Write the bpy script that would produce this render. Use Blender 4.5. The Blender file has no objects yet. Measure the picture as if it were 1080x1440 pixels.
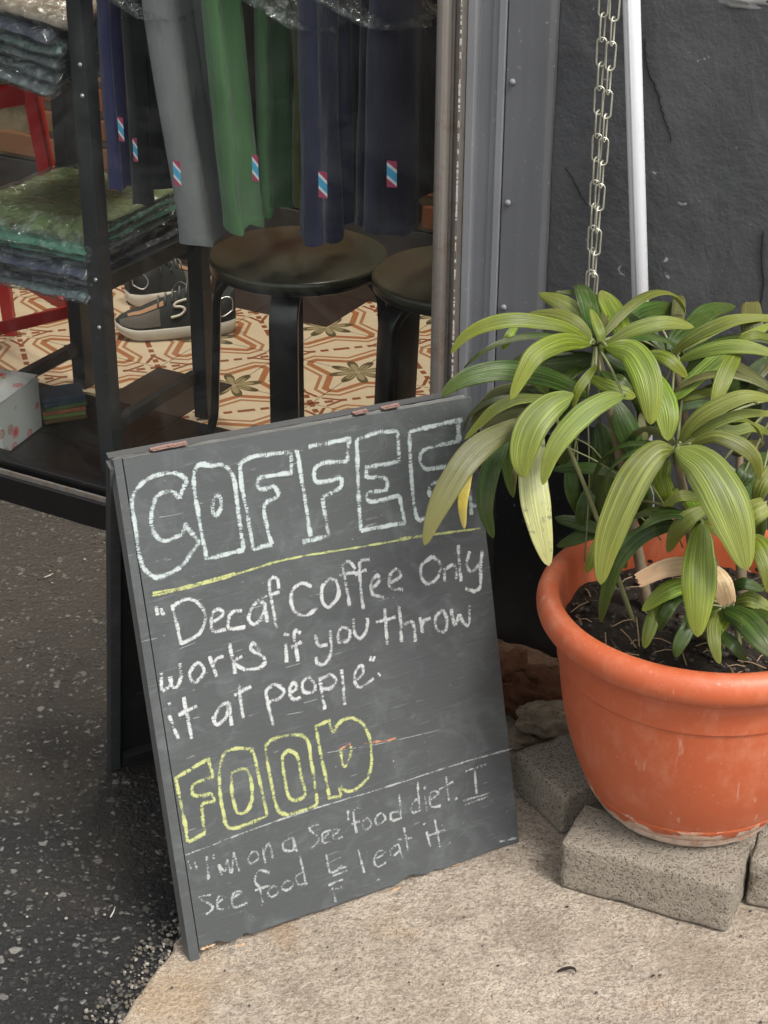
import bpy, bmesh, math, random
from mathutils import Vector, Matrix, noise
R = math.radians
random.seed(7)
S = bpy.context.scene
COL = S.collection

# ------------------------------------------------------------------ camera
FPX = 2500.0; CH = 1.6; PITCH = R(27.4); ROLL = R(0.36)
fw = Vector((0, math.cos(PITCH), -math.sin(PITCH)))
up0 = Vector((0, math.sin(PITCH), math.cos(PITCH)))
rt0 = Vector((1, 0, 0))
CR = rt0 * math.cos(ROLL) + up0 * math.sin(ROLL)
CU = up0 * math.cos(ROLL) - rt0 * math.sin(ROLL)
CAM = Vector((0, 0, CH))
cd = bpy.data.cameras.new('camera'); cam = bpy.data.objects.new('camera', cd); COL.objects.link(cam)
cd.sensor_fit = 'VERTICAL'; cd.sensor_height = 24; cd.sensor_width = 18
cd.lens = FPX / 1440 * 24; cd.clip_start = 0.05; cd.clip_end = 400
m = Matrix((CR, CU, -fw)).transposed().to_4x4(); m.translation = CAM
cam.matrix_world = m
S.camera = cam

# ------------------------------------------------------------------ light
SUN_EL, SUN_AZ = R(52), R(205)      # compass style: from behind the camera, a little to the left of it
w = bpy.data.worlds.new('World'); S.world = w; w.use_nodes = True
nt = w.node_tree; nt.nodes.clear()
sky = nt.nodes.new('ShaderNodeTexSky'); sky.sky_type = 'NISHITA'; sky.sun_disc = False
SD = Vector((0.50, -0.50, 1.0)).normalized()      # towards the sun
sky.sun_elevation = math.asin(SD.z); sky.sun_rotation = math.atan2(SD.x, SD.y)
sky.dust_density = 4; sky.air_density = 1.2
hs = nt.nodes.new('ShaderNodeHueSaturation'); hs.inputs['Saturation'].default_value = 0.12
bg = nt.nodes.new('ShaderNodeBackground'); bg.inputs['Strength'].default_value = 0.14
wo = nt.nodes.new('ShaderNodeOutputWorld')
nt.links.new(sky.outputs[0], hs.inputs['Color']); nt.links.new(hs.outputs[0], bg.inputs[0]); nt.links.new(bg.outputs[0], wo.inputs[0])
ld = bpy.data.lights.new('sun', 'SUN'); ld.energy = 1.75; ld.angle = R(18); ld.color = (1, .95, .88)
lo = bpy.data.objects.new('sun', ld); COL.objects.link(lo)
lo.rotation_euler = SD.to_track_quat('Z', 'Y').to_euler()
S.view_settings.view_transform = 'Standard'; S.view_settings.look = 'None'
S.view_settings.gamma = 1; S.view_settings.use_curve_mapping = False
S.view_settings.exposure = 0.88

LAMP = 22
# ------------------------------------------------------------------ geometry of the place
def ray(x, y): return fw + CR * ((x - 540) / FPX) - CU * ((y - 720) / FPX)
def onz(x, y, z=0.0): d = ray(x, y); return CAM + d * ((z - CH) / d.z)
def onY(x, y, Y): d = ray(x, y); return CAM + d * (Y / d.y)
def onP(x, y, P, n): d = ray(x, y); return CAM + d * ((P - CAM).dot(n) / d.dot(n))
# shop front frame: u along the front (right and nearer), v into the shop, z up
TH = R(-29)
O = Vector((-.66, 3.115, 0)); fu = Vector((math.cos(TH), math.sin(TH), 0)); fv = Vector((-math.sin(TH), math.cos(TH), 0)); ez = Vector((0, 0, 1))
def W(u, v, z=0.0): return O + fu * u + fv * v + ez * z
def UV(P): q = P - O; return q.dot(fu), q.dot(fv), P.z
def facv(x, y, v): return UV(onP(x, y, O + fv * v, fv))
FLZ = 0.05

# ------------------------------------------------------------------ helpers
def tag(o, label=None, cat=None, group=None, kind=None):
    if label: o['label'] = label
    if cat: o['category'] = cat
    if group: o['group'] = group
    if kind: o['kind'] = kind
    return o
def empty(name, loc=(0, 0, 0), label=None, cat=None, group=None):
    o = bpy.data.objects.new(name, None); COL.objects.link(o); o.location = loc; o.empty_display_size = .05
    return tag(o, label, cat, group)
def link(name, me, parent=None):
    o = bpy.data.objects.new(name, me); COL.objects.link(o)
    if parent is not None:
        o.parent = parent
        pm = Matrix.Translation(wloc(parent))
        o.matrix_parent_inverse = pm.inverted()
    return o
def wloc(o):
    v = Vector(o.location)
    return v if o.type == 'EMPTY' else Vector((0, 0, 0))
class MB:
    def __init__(s): s.v = []; s.f = []; s.m = []; s.uv = {}
    def add(s, vs, fs, mi=0):
        b = len(s.v); s.v += [Vector(a) for a in vs]
        for f in fs: s.f.append([b + i for i in f]); s.m.append(mi)
        return b
    def box8(s, p, mi=0):       # p: 4 bottom then 4 top
        s.add(p, [(3, 2, 1, 0), (4, 5, 6, 7), (0, 1, 5, 4), (1, 2, 6, 5), (2, 3, 7, 6), (3, 0, 4, 7)], mi)
    def boxax(s, c, ax, ay, az, hx, hy, hz, mi=0):
        p = [c + ax * (i * hx) + ay * (j * hy) + az * (k * hz) for k in (-1, 1) for i, j in ((-1, -1), (1, -1), (1, 1), (-1, 1))]
        s.box8(p, mi)
    def ub(s, u0, u1, v0, v1, z0, z1, mi=0):
        s.box8([W(u0, v0, z0), W(u1, v0, z0), W(u1, v1, z0), W(u0, v1, z0), W(u0, v0, z1), W(u1, v0, z1), W(u1, v1, z1), W(u0, v1, z1)], mi)
    def tube(s, pts, rad, n=10, mi=0, cap=True, closed=False):
        pts = [Vector(p) for p in pts]; L = len(pts)
        rads = rad if isinstance(rad, (list, tuple)) else [rad] * L
        rings = []; prev = None
        for i, p in enumerate(pts):
            if closed: t = (pts[(i + 1) % L] - pts[i - 1])
            else: t = pts[min(i + 1, L - 1)] - pts[max(i - 1, 0)]
            t.normalize()
            if prev is None:
                a = Vector((0, 0, 1)) if abs(t.z) < .9 else Vector((1, 0, 0))
                x = t.cross(a).normalized()
            else: x = (prev - t * prev.dot(t)).normalized()
            prev = x; y = t.cross(x)
            rings.append([p + (x * math.cos(2 * math.pi * k / n) + y * math.sin(2 * math.pi * k / n)) * rads[i] for k in range(n)])
        vs = [q for r_ in rings for q in r_]; fs = []
        for i in range(L if closed else L - 1):
            a = i * n; b = ((i + 1) % L) * n
            for k in range(n): fs.append((a + k, a + (k + 1) % n, b + (k + 1) % n, b + k))
        if cap and not closed: fs.append(tuple(range(n))[::-1]); fs.append(tuple((L - 1) * n + k for k in range(n)))
        s.add(vs, fs, mi)
    def grid(s, rows, mi=0, uvs=None):
        h = len(rows); wd = len(rows[0])
        b = s.add([p for r_ in rows for p in r_], [(i * wd + j, i * wd + j + 1, (i + 1) * wd + j + 1, (i + 1) * wd + j) for i in range(h - 1) for j in range(wd - 1)], mi)
        if uvs:
            k = 0
            for r_ in uvs:
                for q in r_: s.uv[b + k] = q; k += 1
    def lathe(s, prof, c, n=64, mi=0):
        rows = [[c + Vector((r_ * math.cos(2 * math.pi * k / n), r_ * math.sin(2 * math.pi * k / n), z)) for k in range(n)] for r_, z in prof]
        vs = [q for r_ in rows for q in r_]
        s.add(vs, [(i * n + k, i * n + (k + 1) % n, (i + 1) * n + (k + 1) % n, (i + 1) * n + k) for i in range(len(rows) - 1) for k in range(n)], mi)
    def mesh(s, name, mats, smooth=False):
        me = bpy.data.meshes.new(name); me.from_pydata(s.v, [], s.f); me.update()
        for m_ in (mats if isinstance(mats, (list, tuple)) else [mats]): me.materials.append(m_)
        for p, i in zip(me.polygons, s.m): p.material_index = i; p.use_smooth = smooth
        if s.uv:
            l = me.uv_layers.new(name='UVMap')
            for lp in me.loops: l.data[lp.index].uv = s.uv.get(lp.vertex_index, (0, 0))
        return me
    def build(s, name, mats, parent=None, smooth=False, bevel=0, seg=2):
        o = link(name, s.mesh(name, mats, smooth), parent)
        if bevel:
            b = o.modifiers.new('bevel', 'BEVEL'); b.width = bevel; b.segments = seg; b.limit_method = 'ANGLE'; b.angle_limit = R(40)
        return o
def recalc(o):
    bm = bmesh.new(); bm.from_mesh(o.data); bmesh.ops.recalc_face_normals(bm, faces=bm.faces); bm.to_mesh(o.data); bm.free(); return o
def smooth_poly(pts, k=6, closed=False):
    pts = [Vector(p) for p in pts]; L = len(pts); out = []
    if L < 3: 
        return [pts[0].lerp(pts[-1], i / k) for i in range(k + 1)]
    for i in range(L - 1):
        p0 = pts[max(i - 1, 0)]; p1 = pts[i]; p2 = pts[i + 1]; p3 = pts[min(i + 2, L - 1)]
        for j in range(k):
            t = j / k
            out.append(.5 * ((2 * p1) + (p2 - p0) * t + (2 * p0 - 5 * p1 + 4 * p2 - p3) * t * t + (3 * p1 - p0 - 3 * p2 + p3) * t ** 3))
    out.append(pts[-1]); return out

# ------------------------------------------------------------------ materials
class Nodes:
    def __init__(s, name):
        s.mat = bpy.data.materials.new(name); s.mat.use_nodes = True; s.t = s.mat.node_tree
        s.t.nodes.clear(); s.out = s.t.nodes.new('ShaderNodeOutputMaterial'); s.p = s.t.nodes.new('ShaderNodeBsdfPrincipled')
        s.t.links.new(s.p.outputs[0], s.out.inputs[0])
    def n(s, typ, props=None, **inp):
        nd = s.t.nodes.new('ShaderNode' + typ)
        for k, v in (props or {}).items(): setattr(nd, k, v)
        for k, v in inp.items():
            s.set(nd, k.replace('_', ' '), v)
        return nd
    def set(s, nd, k, v):
        i = nd.inputs[int(k)] if isinstance(k, int) or k.isdigit() else nd.inputs[k]
        if isinstance(v, bpy.types.NodeSocket): s.t.links.new(v, i)
        else: i.default_value = v
    def coord(s, kind='Object', scale=(1, 1, 1), rot=(0, 0, 0)):
        c = s.n('TexCoord'); mp = s.n('Mapping'); s.t.links.new(c.outputs[kind], mp.inputs[0])
        mp.inputs['Scale'].default_value = scale; mp.inputs['Rotation'].default_value = rot
        return mp.outputs[0]
    def noise(s, vec, scale, detail=4, rough=.55, dist=0):
        return s.n('TexNoise', Vector=vec, Scale=scale, Detail=detail, Roughness=rough, Distortion=dist).outputs[0]
    def vor(s, vec, scale, feature='F1', out=0, rnd=1):
        return s.n('TexVoronoi', {'feature': feature}, Vector=vec, Scale=scale, Randomness=rnd).outputs[out]
    def ramp(s, fac, stops, interp='LINEAR'):
        r_ = s.n('ValToRGB'); s.t.links.new(fac, r_.inputs[0]); cr = r_.color_ramp; cr.interpolation = interp
        while len(cr.elements) < len(stops): cr.elements.new(.5)
        for e, (p, c) in zip(cr.elements, stops):
            e.position = p; e.color = (c, c, c, 1) if isinstance(c, (int, float)) else (*c[:3], 1)
        return r_.outputs[0]
    def mix(s, fac, a, b, mode='MIX'):
        nd = s.t.nodes.new('ShaderNodeMix'); nd.data_type = 'RGBA'; nd.blend_type = mode
        for i, v in ((0, fac), (6, a), (7, b)):
            if isinstance(v, bpy.types.NodeSocket): s.t.links.new(v, nd.inputs[i])
            elif i == 0: nd.inputs[0].default_value = v
            else: nd.inputs[i].default_value = (*v[:3], 1)
        return nd.outputs[2]
    def math(s, op, a, b=0.0, c=None):
        nd = s.n('Math', {'operation': op})
        for i, v in enumerate((a, b) if c is None else (a, b, c)):
            if isinstance(v, bpy.types.NodeSocket): s.t.links.new(v, nd.inputs[i])
            else: nd.inputs[i].default_value = v
        return nd.outputs[0]
    def bump(s, h, strength=.5, dist=.01, normal=None):
        nd = s.n('Bump', Strength=strength, Distance=dist, Height=h)
        if normal: s.t.links.new(normal, nd.inputs['Normal'])
        return nd.outputs[0]
    def fin(s, col=None, rough=None, normal=None, metal=None, spec=None, **kw):
        if col is not None: s.set(s.p, 'Base Color', col if isinstance(col, bpy.types.NodeSocket) else (*col[:3], 1))
        if rough is not None: s.set(s.p, 'Roughness', rough)
        if normal is not None: s.set(s.p, 'Normal', normal)
        if metal is not None: s.set(s.p, 'Metallic', metal)
        if spec is not None: s.set(s.p, 'Specular IOR Level', spec)
        for k, v in kw.items(): s.set(s.p, k.replace('_', ' '), v)
        return s.mat
def simple(name, col, rough=.5, metal=0, var=.12, bumpk=.15, scale=60, spec=.5):
    N = Nodes(name); v = N.coord()
    f = N.noise(v, scale, 5); c = N.mix(f, tuple(a * (1 - var) for a in col), tuple(a * (1 + var) for a in col))
    rr = N.math('ADD', N.math('MULTIPLY', N.noise(v, scale * .3, 3), .2), rough - .1)
    return N.fin(c, rr, N.bump(N.noise(v, scale * 3, 4), bumpk, .001), metal, spec)

def m_concrete():
    N = Nodes('concrete'); v = N.coord()
    big = N.noise(v, 3.2, 5, .6); mid = N.noise(v, 18, 6, .65); fine = N.noise(v, 240, 4, .75)
    c = N.mix(N.ramp(big, [(.32, 0), (.7, 1)]), (.46, .385, .30), (.60, .515, .42))
    c = N.mix(N.ramp(mid, [(.35, .45), (.6, 0)]), c, (.26, .205, .155))
    md2 = N.noise(v, 42, 4, .6); c = N.mix(N.ramp(md2, [(.34, .45), (.46, 0)]), c, (.25, .20, .15))
    gn = N.noise(v, 115, 4, .75); c = N.mix(N.ramp(gn, [(.38, .5), (.5, 0)]), c, (.20, .16, .125)); c = N.mix(N.ramp(gn, [(.55, 0), (.68, .4)]), c, (.55, .48, .40))
    c = N.mix(N.ramp(fine, [(.38, .6), (.52, 0)]), c, (.17, .135, .105))
    c = N.mix(N.ramp(fine, [(.56, 0), (.7, .5)]), c, (.55, .49, .42))
    rs = N.noise(N.coord(scale=(1, 1, 1)), 5.0, 3)
    c = N.mix(N.ramp(rs, [(.60, 0), (.72, .5)]), c, (.34, .21, .10))
    for (sx_, sy_, rr_, col_, k_) in ((-.27, 1.745, .10, (.40, .27, .14), .45), (-.02, 1.60, .09, (.36, .25, .15), .3), (.22, 1.86, .07, (.20, .16, .12), .45), (.42, 1.80, .10, (.24, .19, .14), .35), (.10, 1.50, .16, (.33, .27, .20), .4), (.62, 1.62, .12, (.30, .24, .18), .4)):
        dd_ = N.n('VectorMath', {'operation': 'DISTANCE'}); N.t.links.new(v, dd_.inputs[0]); dd_.inputs[1].default_value = (sx_, sy_, 0)
        f_ = N.math('ADD', N.math('DIVIDE', dd_.outputs['Value'], rr_), N.math('MULTIPLY', N.math('SUBTRACT', N.noise(v, 16, 5, .65), .5), 1.6)); c = N.mix(N.ramp(f_, [(.25, k_), (1.0, 0)]), c, col_)
    pit = N.vor(v, 90); c = N.mix(N.ramp(pit, [(.08, .7), (.16, 0)]), c, (.13, .10, .08))
    h = N.math('ADD', N.math('MULTIPLY', mid, .8), N.math('ADD', N.math('MULTIPLY', fine, .35), N.math('MULTIPLY', gn, 1.1)))
    return N.fin(c, .93, N.bump(h, 1, .010), 0, .25)
def m_asphalt():
    N = Nodes('asphalt'); v = N.coord()
    dv = N.mix(.02, v, N.n('TexNoise', Vector=v, Scale=60.0).outputs[1]); d = N.vor(dv, 118); cell = N.vor(dv, 118, out=1)
    sep = N.n('SeparateColor'); N.t.links.new(cell, sep.inputs[0]); rnd = sep.outputs[0]
    stone = N.ramp(rnd, [(0, (.006, .006, .006)), (.45, (.012, .012, .012)), (.70, (.028, .027, .025)), (.86, (.085, .082, .075)), (1, (.20, .19, .175))])
    c = N.mix(N.ramp(d, [(.22, 0), (.48, 1)]), stone, (.006, .006, .006))
    fine = N.noise(v, 420, 3, .8); d2 = N.vor(dv, 62); s2 = N.n('SeparateColor'); N.t.links.new(N.vor(dv, 62, out=1), s2.inputs[0]); m2 = N.math('MULTIPLY', N.ramp(d2, [(.30, 1), (.42, 0)]), N.math('GREATER_THAN', s2.outputs[0], .90)); c = N.mix(m2, c, N.mix(s2.outputs[1], (.05, .047, .043), (.17, .16, .145)))
    c = N.mix(N.ramp(fine, [(.58, 0), (.72, .5)]), c, (.12, .115, .108))
    # dusty brown towards the shop
    sx = N.n('SeparateXYZ'); N.t.links.new(N.coord(), sx.inputs[0])
    g = N.math('ADD', N.math('MULTIPLY', N.noise(v, 4, 4), .9), N.math('MULTIPLY', sx.outputs[1], .55))
    c = N.mix(N.ramp(g, [(.0, 0), (1, 0)]), c, c)
    dust = N.ramp(N.math('SUBTRACT', g, 1.25), [(.25, 0), (.75, .38)])
    c = N.mix(dust, c, (.11, .085, .06))
    h = N.math('ADD', N.math('MULTIPLY', N.math('SUBTRACT', 1.0, d), .8), N.math('MULTIPLY', fine, .4))
    return N.fin(c, N.math('ADD', .62, N.math('MULTIPLY', fine, .3)), N.bump(h, 1, .006), 0, .4)
def m_block():
    N = Nodes('cement_block'); v = N.coord()
    f = N.noise(v, 260, 4, .8); md = N.noise(v, 25, 5)
    c = N.mix(md, (.36, .31, .24), (.56, .49, .40))
    c = N.mix(N.ramp(f, [(.34, .7), (.44, 0)]), c, (.07, .06, .05)); c = N.mix(N.ramp(f, [(.56, 0), (.68, .6)]), c, (.48, .45, .40))
    pit = N.vor(v, 190); c = N.mix(N.ramp(pit, [(.16, .85), (.30, 0)]), c, (.06, .05, .04)); gr_ = N.noise(v, 130, 4, .7); c = N.mix(N.ramp(gr_, [(.36, .5), (.46, 0)]), c, (.12, .10, .075)); c = N.mix(N.ramp(gr_, [(.54, 0), (.64, .5)]), c, (.55, .49, .41))
    h = N.math('ADD', f, N.math('MULTIPLY', gr_, 1.3))
    return N.fin(c, .95, N.bump(h, 1, .008), 0, .2)
def m_rubble(name, a, b):
    N = Nodes(name); v = N.coord(); f = N.noise(v, 60, 6, .7)
    c = N.mix(N.noise(v, 14, 4), a, b); c = N.mix(N.ramp(f, [(.35, .6), (.5, 0)]), c, tuple(x * .3 for x in a))
    return N.fin(c, .95, N.bump(f, 1, .01), 0, .2)
def m_plaster():
    N = Nodes('charcoal_plaster'); v = N.coord()
    big = N.noise(v, 5, 5, .6, .3); st = N.noise(N.coord(scale=(1, 1, .6)), 15, 6, .65, .4); fine = N.noise(v, 160, 4, .7)
    c = N.mix(big, (.042, .043, .046), (.080, .082, .086))
    c = N.mix(N.ramp(st, [(.5, 0), (.75, .35)]), c, (.10, .10, .105))
    spk = N.noise(v, 46, 2, .5, 1.2); c = N.mix(N.ramp(spk, [(.725, 0), (.76, .75)]), c, (.34, .34, .33))
    h = N.math('ADD', N.math('MULTIPLY', big, 1.6), N.math('ADD', N.math('MULTIPLY', st, .5), N.math('MULTIPLY', fine, .16)))
    return N.fin(c, N.math('ADD', .42, N.math('MULTIPLY', st, .25)), N.bump(h, .55, .012), 0, .45)
def m_paint_metal(name, col, rough=.42, spots=.5):
    N = Nodes(name); v = N.coord()
    st = N.noise(N.coord(scale=(1, 1, .06)), 70, 4, .6); big = N.noise(v, 7, 4)
    c = N.mix(N.math('MULTIPLY', N.math('ADD', st, big), .5), tuple(a * .75 for a in col), tuple(a * 1.3 for a in col))
    sp = N.noise(v, 120, 2, .5); c = N.mix(N.ramp(sp, [(.70, 0), (.74, spots)]), c, (.35, .34, .33))
    return N.fin(c, N.math('ADD', rough - .08, N.math('MULTIPLY', st, .2)), N.bump(N.math('ADD', big, N.math('MULTIPLY', st, .2)), .25, .004), .0, .5)
def m_alu():
    N = Nodes('weathered_aluminium'); v = N.coord()
    st = N.noise(N.coord(scale=(1, 1, .04)), 90, 5, .6); bl = N.noise(v, 26, 5, .7)
    c = N.mix(st, (.24, .21, .185), (.40, .37, .34)); c = N.mix(N.ramp(bl, [(.52, 0), (.68, .55)]), c, (.20, .13, .09))
    return N.fin(c, N.math('ADD', .30, N.math('MULTIPLY', bl, .25)), N.bump(bl, .15, .002), .75, .5)
def m_board(name, a, b, worn=.35):
    # painted plywood: grain runs along the local x of the board (UV.x in metres)
    N = Nodes(name); uvc = N.n('TexCoord').outputs['UV']
    mp = N.n('Mapping', Vector=uvc); mp.inputs['Scale'].default_value = (4, 90, 1); gv = mp.outputs[0]
    mp2 = N.n('Mapping', Vector=uvc); mp2.inputs['Scale'].default_value = (1, 1, 1)
    g = N.noise(gv, 3.0, 6, .7, .4); big = N.noise(mp2.outputs[0], 5, 5, .6); sm = N.noise(mp2.outputs[0], 14, 4, .6, 1.5)
    c = N.mix(big, a, b)
    c = N.mix(N.ramp(sm, [(.50, 0), (.78, .45)]), c, tuple(x * 2.0 for x in b)); gh = N.noise(N.n('Mapping', Vector=uvc, Scale=(14, 26, 1), Rotation=(0, 0, .5)).outputs[0], 1.0, 5, .7, 2.2); c = N.mix(N.ramp(gh, [(.55, 0), (.75, .30)]), c, tuple(x * 2.2 for x in b))
    c = N.mix(N.ramp(g, [(.60, 0), (.72, worn)]), c, tuple(x * 1.9 for x in b))
    c = N.mix(N.ramp(g, [(.28, .5), (.38, 0)]), c, tuple(x * .6 for x in a))
    mp3 = N.n('Mapping', Vector=uvc); mp3.inputs['Scale'].default_value = (2.2, 30, 1); mp3.inputs['Rotation'].default_value = (0, 0, R(2))
    sc = N.noise(mp3.outputs[0], 6, 2, .5, .2); c = N.mix(N.ramp(sc, [(.735, 0), (.75, .5)]), c, (.30, .30, .29))
    dt = N.noise(mp2.outputs[0], 150, 2, .5); c = N.mix(N.ramp(dt, [(.74, 0), (.78, .6)]), c, (.33, .33, .32))
    return N.fin(c, N.math('ADD', .50, N.math('MULTIPLY', sm, .2)), N.bump(N.math('ADD', g, N.math('MULTIPLY', sc, .4)), .35, .0012), 0, .45)
def m_chalk(name, col, cover=.5):
    N = Nodes(name); uvc = N.n('TexCoord').outputs['UV']
    sp = N.n('SeparateXYZ'); N.t.links.new(uvc, sp.inputs[0])
    pos = N.n('NewGeometry').outputs['Position']
    av = N.math('ABSOLUTE', N.math('SUBTRACT', sp.outputs[1], .5)); edge = N.math('MULTIPLY', av, 2.0)
    cmb = N.n('CombineXYZ'); N.t.links.new(N.math('MULTIPLY', sp.outputs[0], 1050.), cmb.inputs[0]); N.t.links.new(N.math('MULTIPLY', sp.outputs[1], 1.1), cmb.inputs[1])
    hat = N.noise(cmb.outputs[0], 1.0, 3, .6)
    fine = N.noise(pos, 850, 3, .7); grain = N.noise(N.n('Mapping', Vector=pos, Scale=(60, 60, 900)).outputs[0], 1.0, 3, .6)
    big = N.noise(pos, 60, 3, .6)
    a = N.math('ADD', N.math('MULTIPLY', N.math('SUBTRACT', hat, .5), 3.6), N.math('ADD', N.math('MULTIPLY', N.math('SUBTRACT', fine, .5), 2.2), N.math('MULTIPLY', N.math('SUBTRACT', grain, .5), 1.8)))
    a = N.math('ADD', a, N.math('MULTIPLY', N.math('SUBTRACT', big, .5), 3.0))
    a = N.math('SUBTRACT', N.math('ADD', a, cover), N.math('MULTIPLY', N.math('POWER', edge, 2.2), 1.15))
    al = N.math('MULTIPLY', a, 2.4); al.node.use_clamp = True
    c = N.mix(fine, tuple(x * .75 for x in col), col)
    tr = N.n('BsdfTransparent'); mx = N.n('MixShader'); N.t.links.new(N.math('MULTIPLY', al, .92), mx.inputs[0])
    N.fin(c, .95, None, 0, .1); N.t.links.new(tr.outputs[0], mx.inputs[1]); N.t.links.new(N.p.outputs[0], mx.inputs[2]); N.t.links.new(mx.outputs[0], N.out.inputs[0])
    return N.mat
def m_leaf(name, a, b, tip=(.32, .34, .05), stripes=.5, dry=0.0, gloss=.38):
    N = Nodes(name); uvc = N.n('TexCoord').outputs['UV']; sp = N.n('SeparateXYZ'); N.t.links.new(uvc, sp.inputs[0])
    pos = N.n('NewGeometry').outputs['Position']; oi = N.n('ObjectInfo').outputs['Random']
    c = N.mix(N.noise(pos, 16, 4, .6), a, b)
    st = N.n('TexNoise', Vector=N.n('CombineXYZ', X=N.math('MULTIPLY', sp.outputs[0], 1.2), Y=N.math('MULTIPLY', sp.outputs[1], 26.), Z=N.math('MULTIPLY', oi, 40.)).outputs[0], Scale=1.0, Detail=2.0).outputs[0]
    c = N.mix(N.ramp(st, [(.48, 0), (.66, stripes)]), c, tuple(min(1, x * 2.1) for x in b))
    c = N.mix(N.ramp(st, [(.34, stripes * .6), (.44, 0)]), c, tuple(x * .6 for x in a))
    hv = N.n('HueSaturation', Color=c, Hue=N.math('ADD', .485, N.math('MULTIPLY', oi, .03)), Value=N.math('ADD', .8, N.math('MULTIPLY', oi, .45))); c = hv.outputs[0]
    bl = N.noise(pos, 75, 4, .65); c = N.mix(N.ramp(bl, [(.60, 0), (.70, .45)]), c, (.16, .13, .05)); du = N.noise(pos, 22, 4, .6); c = N.mix(N.ramp(du, [(.50, 0), (.75, .30)]), c, (.24, .23, .16))
    tf = N.math('ADD', sp.outputs[0], N.math('MULTIPLY', N.noise(pos, 30, 3), .12))
    c = N.mix(N.ramp(tf, [(.55, 0), (1.0, .55)]), c, tip)
    c = N.mix(N.ramp(tf, [(1.015, 0), (1.05, .9)]), c, (.26, .14, .06))
    if dry: c = N.mix(N.ramp(N.noise(pos, 45, 5, .6), [(.60, 0), (.66, dry)]), c, (.09, .10, .07))
    N.fin(c, gloss, N.bump(st, .6, .0016), 0, .38)
    tl = N.n('BsdfTranslucent', Color=N.mix(.5, c, tuple(x * 1.5 for x in b))); mx = N.n('MixShader'); mx.inputs[0].default_value = .28
    N.t.links.new(N.p.outputs[0], mx.inputs[1]); N.t.links.new(tl.outputs[0], mx.inputs[2]); N.t.links.new(mx.outputs[0], N.out.inputs[0])
    return N.mat
def m_glass(name, tint=(1, 1, 1), rough=0.0, extra=0.0):
    N = Nodes(name)
    fr = N.math('MULTIPLY', N.n('Fresnel', IOR=1.5).outputs[0], N.math('SUBTRACT', 1.0, N.n('NewGeometry').outputs['Backfacing'])); tr = N.n('BsdfTransparent', Color=(*tint, 1)); gl = N.n('BsdfGlossy', Roughness=rough)
    mx = N.n('MixShader'); N.t.links.new(N.math('ADD', fr, extra), mx.inputs[0]); N.t.links.new(tr.outputs[0], mx.inputs[1]); N.t.links.new(gl.outputs[0], mx.inputs[2])
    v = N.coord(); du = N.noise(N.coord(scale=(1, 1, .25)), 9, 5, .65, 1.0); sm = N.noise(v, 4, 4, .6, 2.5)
    df = N.n('BsdfDiffuse', Color=(.55, .56, .55, 1)); m3 = N.n('MixShader'); N.t.links.new(N.math('ADD', N.math('MULTIPLY', N.ramp(du, [(.45, 0), (.78, 1)]), .010), N.math('MULTIPLY', N.ramp(sm, [(.48, 0), (.75, 1)]), .020)), m3.inputs[0])  # pale dusty streaks painted in to stand for reflection haze on the pane
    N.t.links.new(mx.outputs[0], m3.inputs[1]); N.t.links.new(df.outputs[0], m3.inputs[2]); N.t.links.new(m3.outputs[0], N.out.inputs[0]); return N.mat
def m_plastic_film():
    N = Nodes('clear_plastic_film'); v = N.coord()
    b = N.bump(N.noise(v, 16, 3, .5, 2.2), 1, .03)
    fr = N.n('LayerWeight', Blend=.35, Normal=b).outputs[0]; tr = N.n('BsdfTransparent', Color=(.93, .95, .95, 1)); gl = N.n('BsdfGlossy', Roughness=.10, Normal=b)
    mx = N.n('MixShader'); N.t.links.new(N.math('ADD', N.math('MULTIPLY', fr, .55), .03), mx.inputs[0]); N.t.links.new(tr.outputs[0], mx.inputs[1]); N.t.links.new(gl.outputs[0], mx.inputs[2])
    df = N.n('BsdfDiffuse', Color=(.7, .72, .72, 1)); m3 = N.n('MixShader'); wr = N.noise(v, 24, 3, .6, 2.5); N.t.links.new(N.math('ADD', .015, N.math('MULTIPLY', N.ramp(wr, [(.56, 0), (.68, 1)]), .12)), m3.inputs[0])
    N.t.links.new(mx.outputs[0], m3.inputs[1]); N.t.links.new(df.outputs[0], m3.inputs[2]); N.t.links.new(m3.outputs[0], N.out.inputs[0]); return N.mat
def m_cloth(name, col, wrap=False):
    N = Nodes(name); v = N.coord(); wv = N.noise(v, 700, 2, .6); big = N.noise(v, 10, 4)
    c = N.mix(big, tuple(a * .85 for a in col), tuple(a * 1.18 for a in col))
    if wrap:
        wr = N.noise(v, 15, 3, .5, 1.8); nb = N.bump(wr, 1, .02)
        return N.fin(c, .75, N.bump(N.noise(v, 20, 3), .4, .01), 0, .3, Coat_Weight=.8, Coat_Roughness=.16, Coat_Normal=nb)
    return N.fin(c, .85, N.bump(N.math('ADD', N.math('MULTIPLY', wv, .25), N.math('MULTIPLY', N.noise(N.coord(scale=(1, 1, .35)), 26, 5, .6, .8), 2)), .5, .006), 0, .2, Sheen_Weight=.2)
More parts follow.
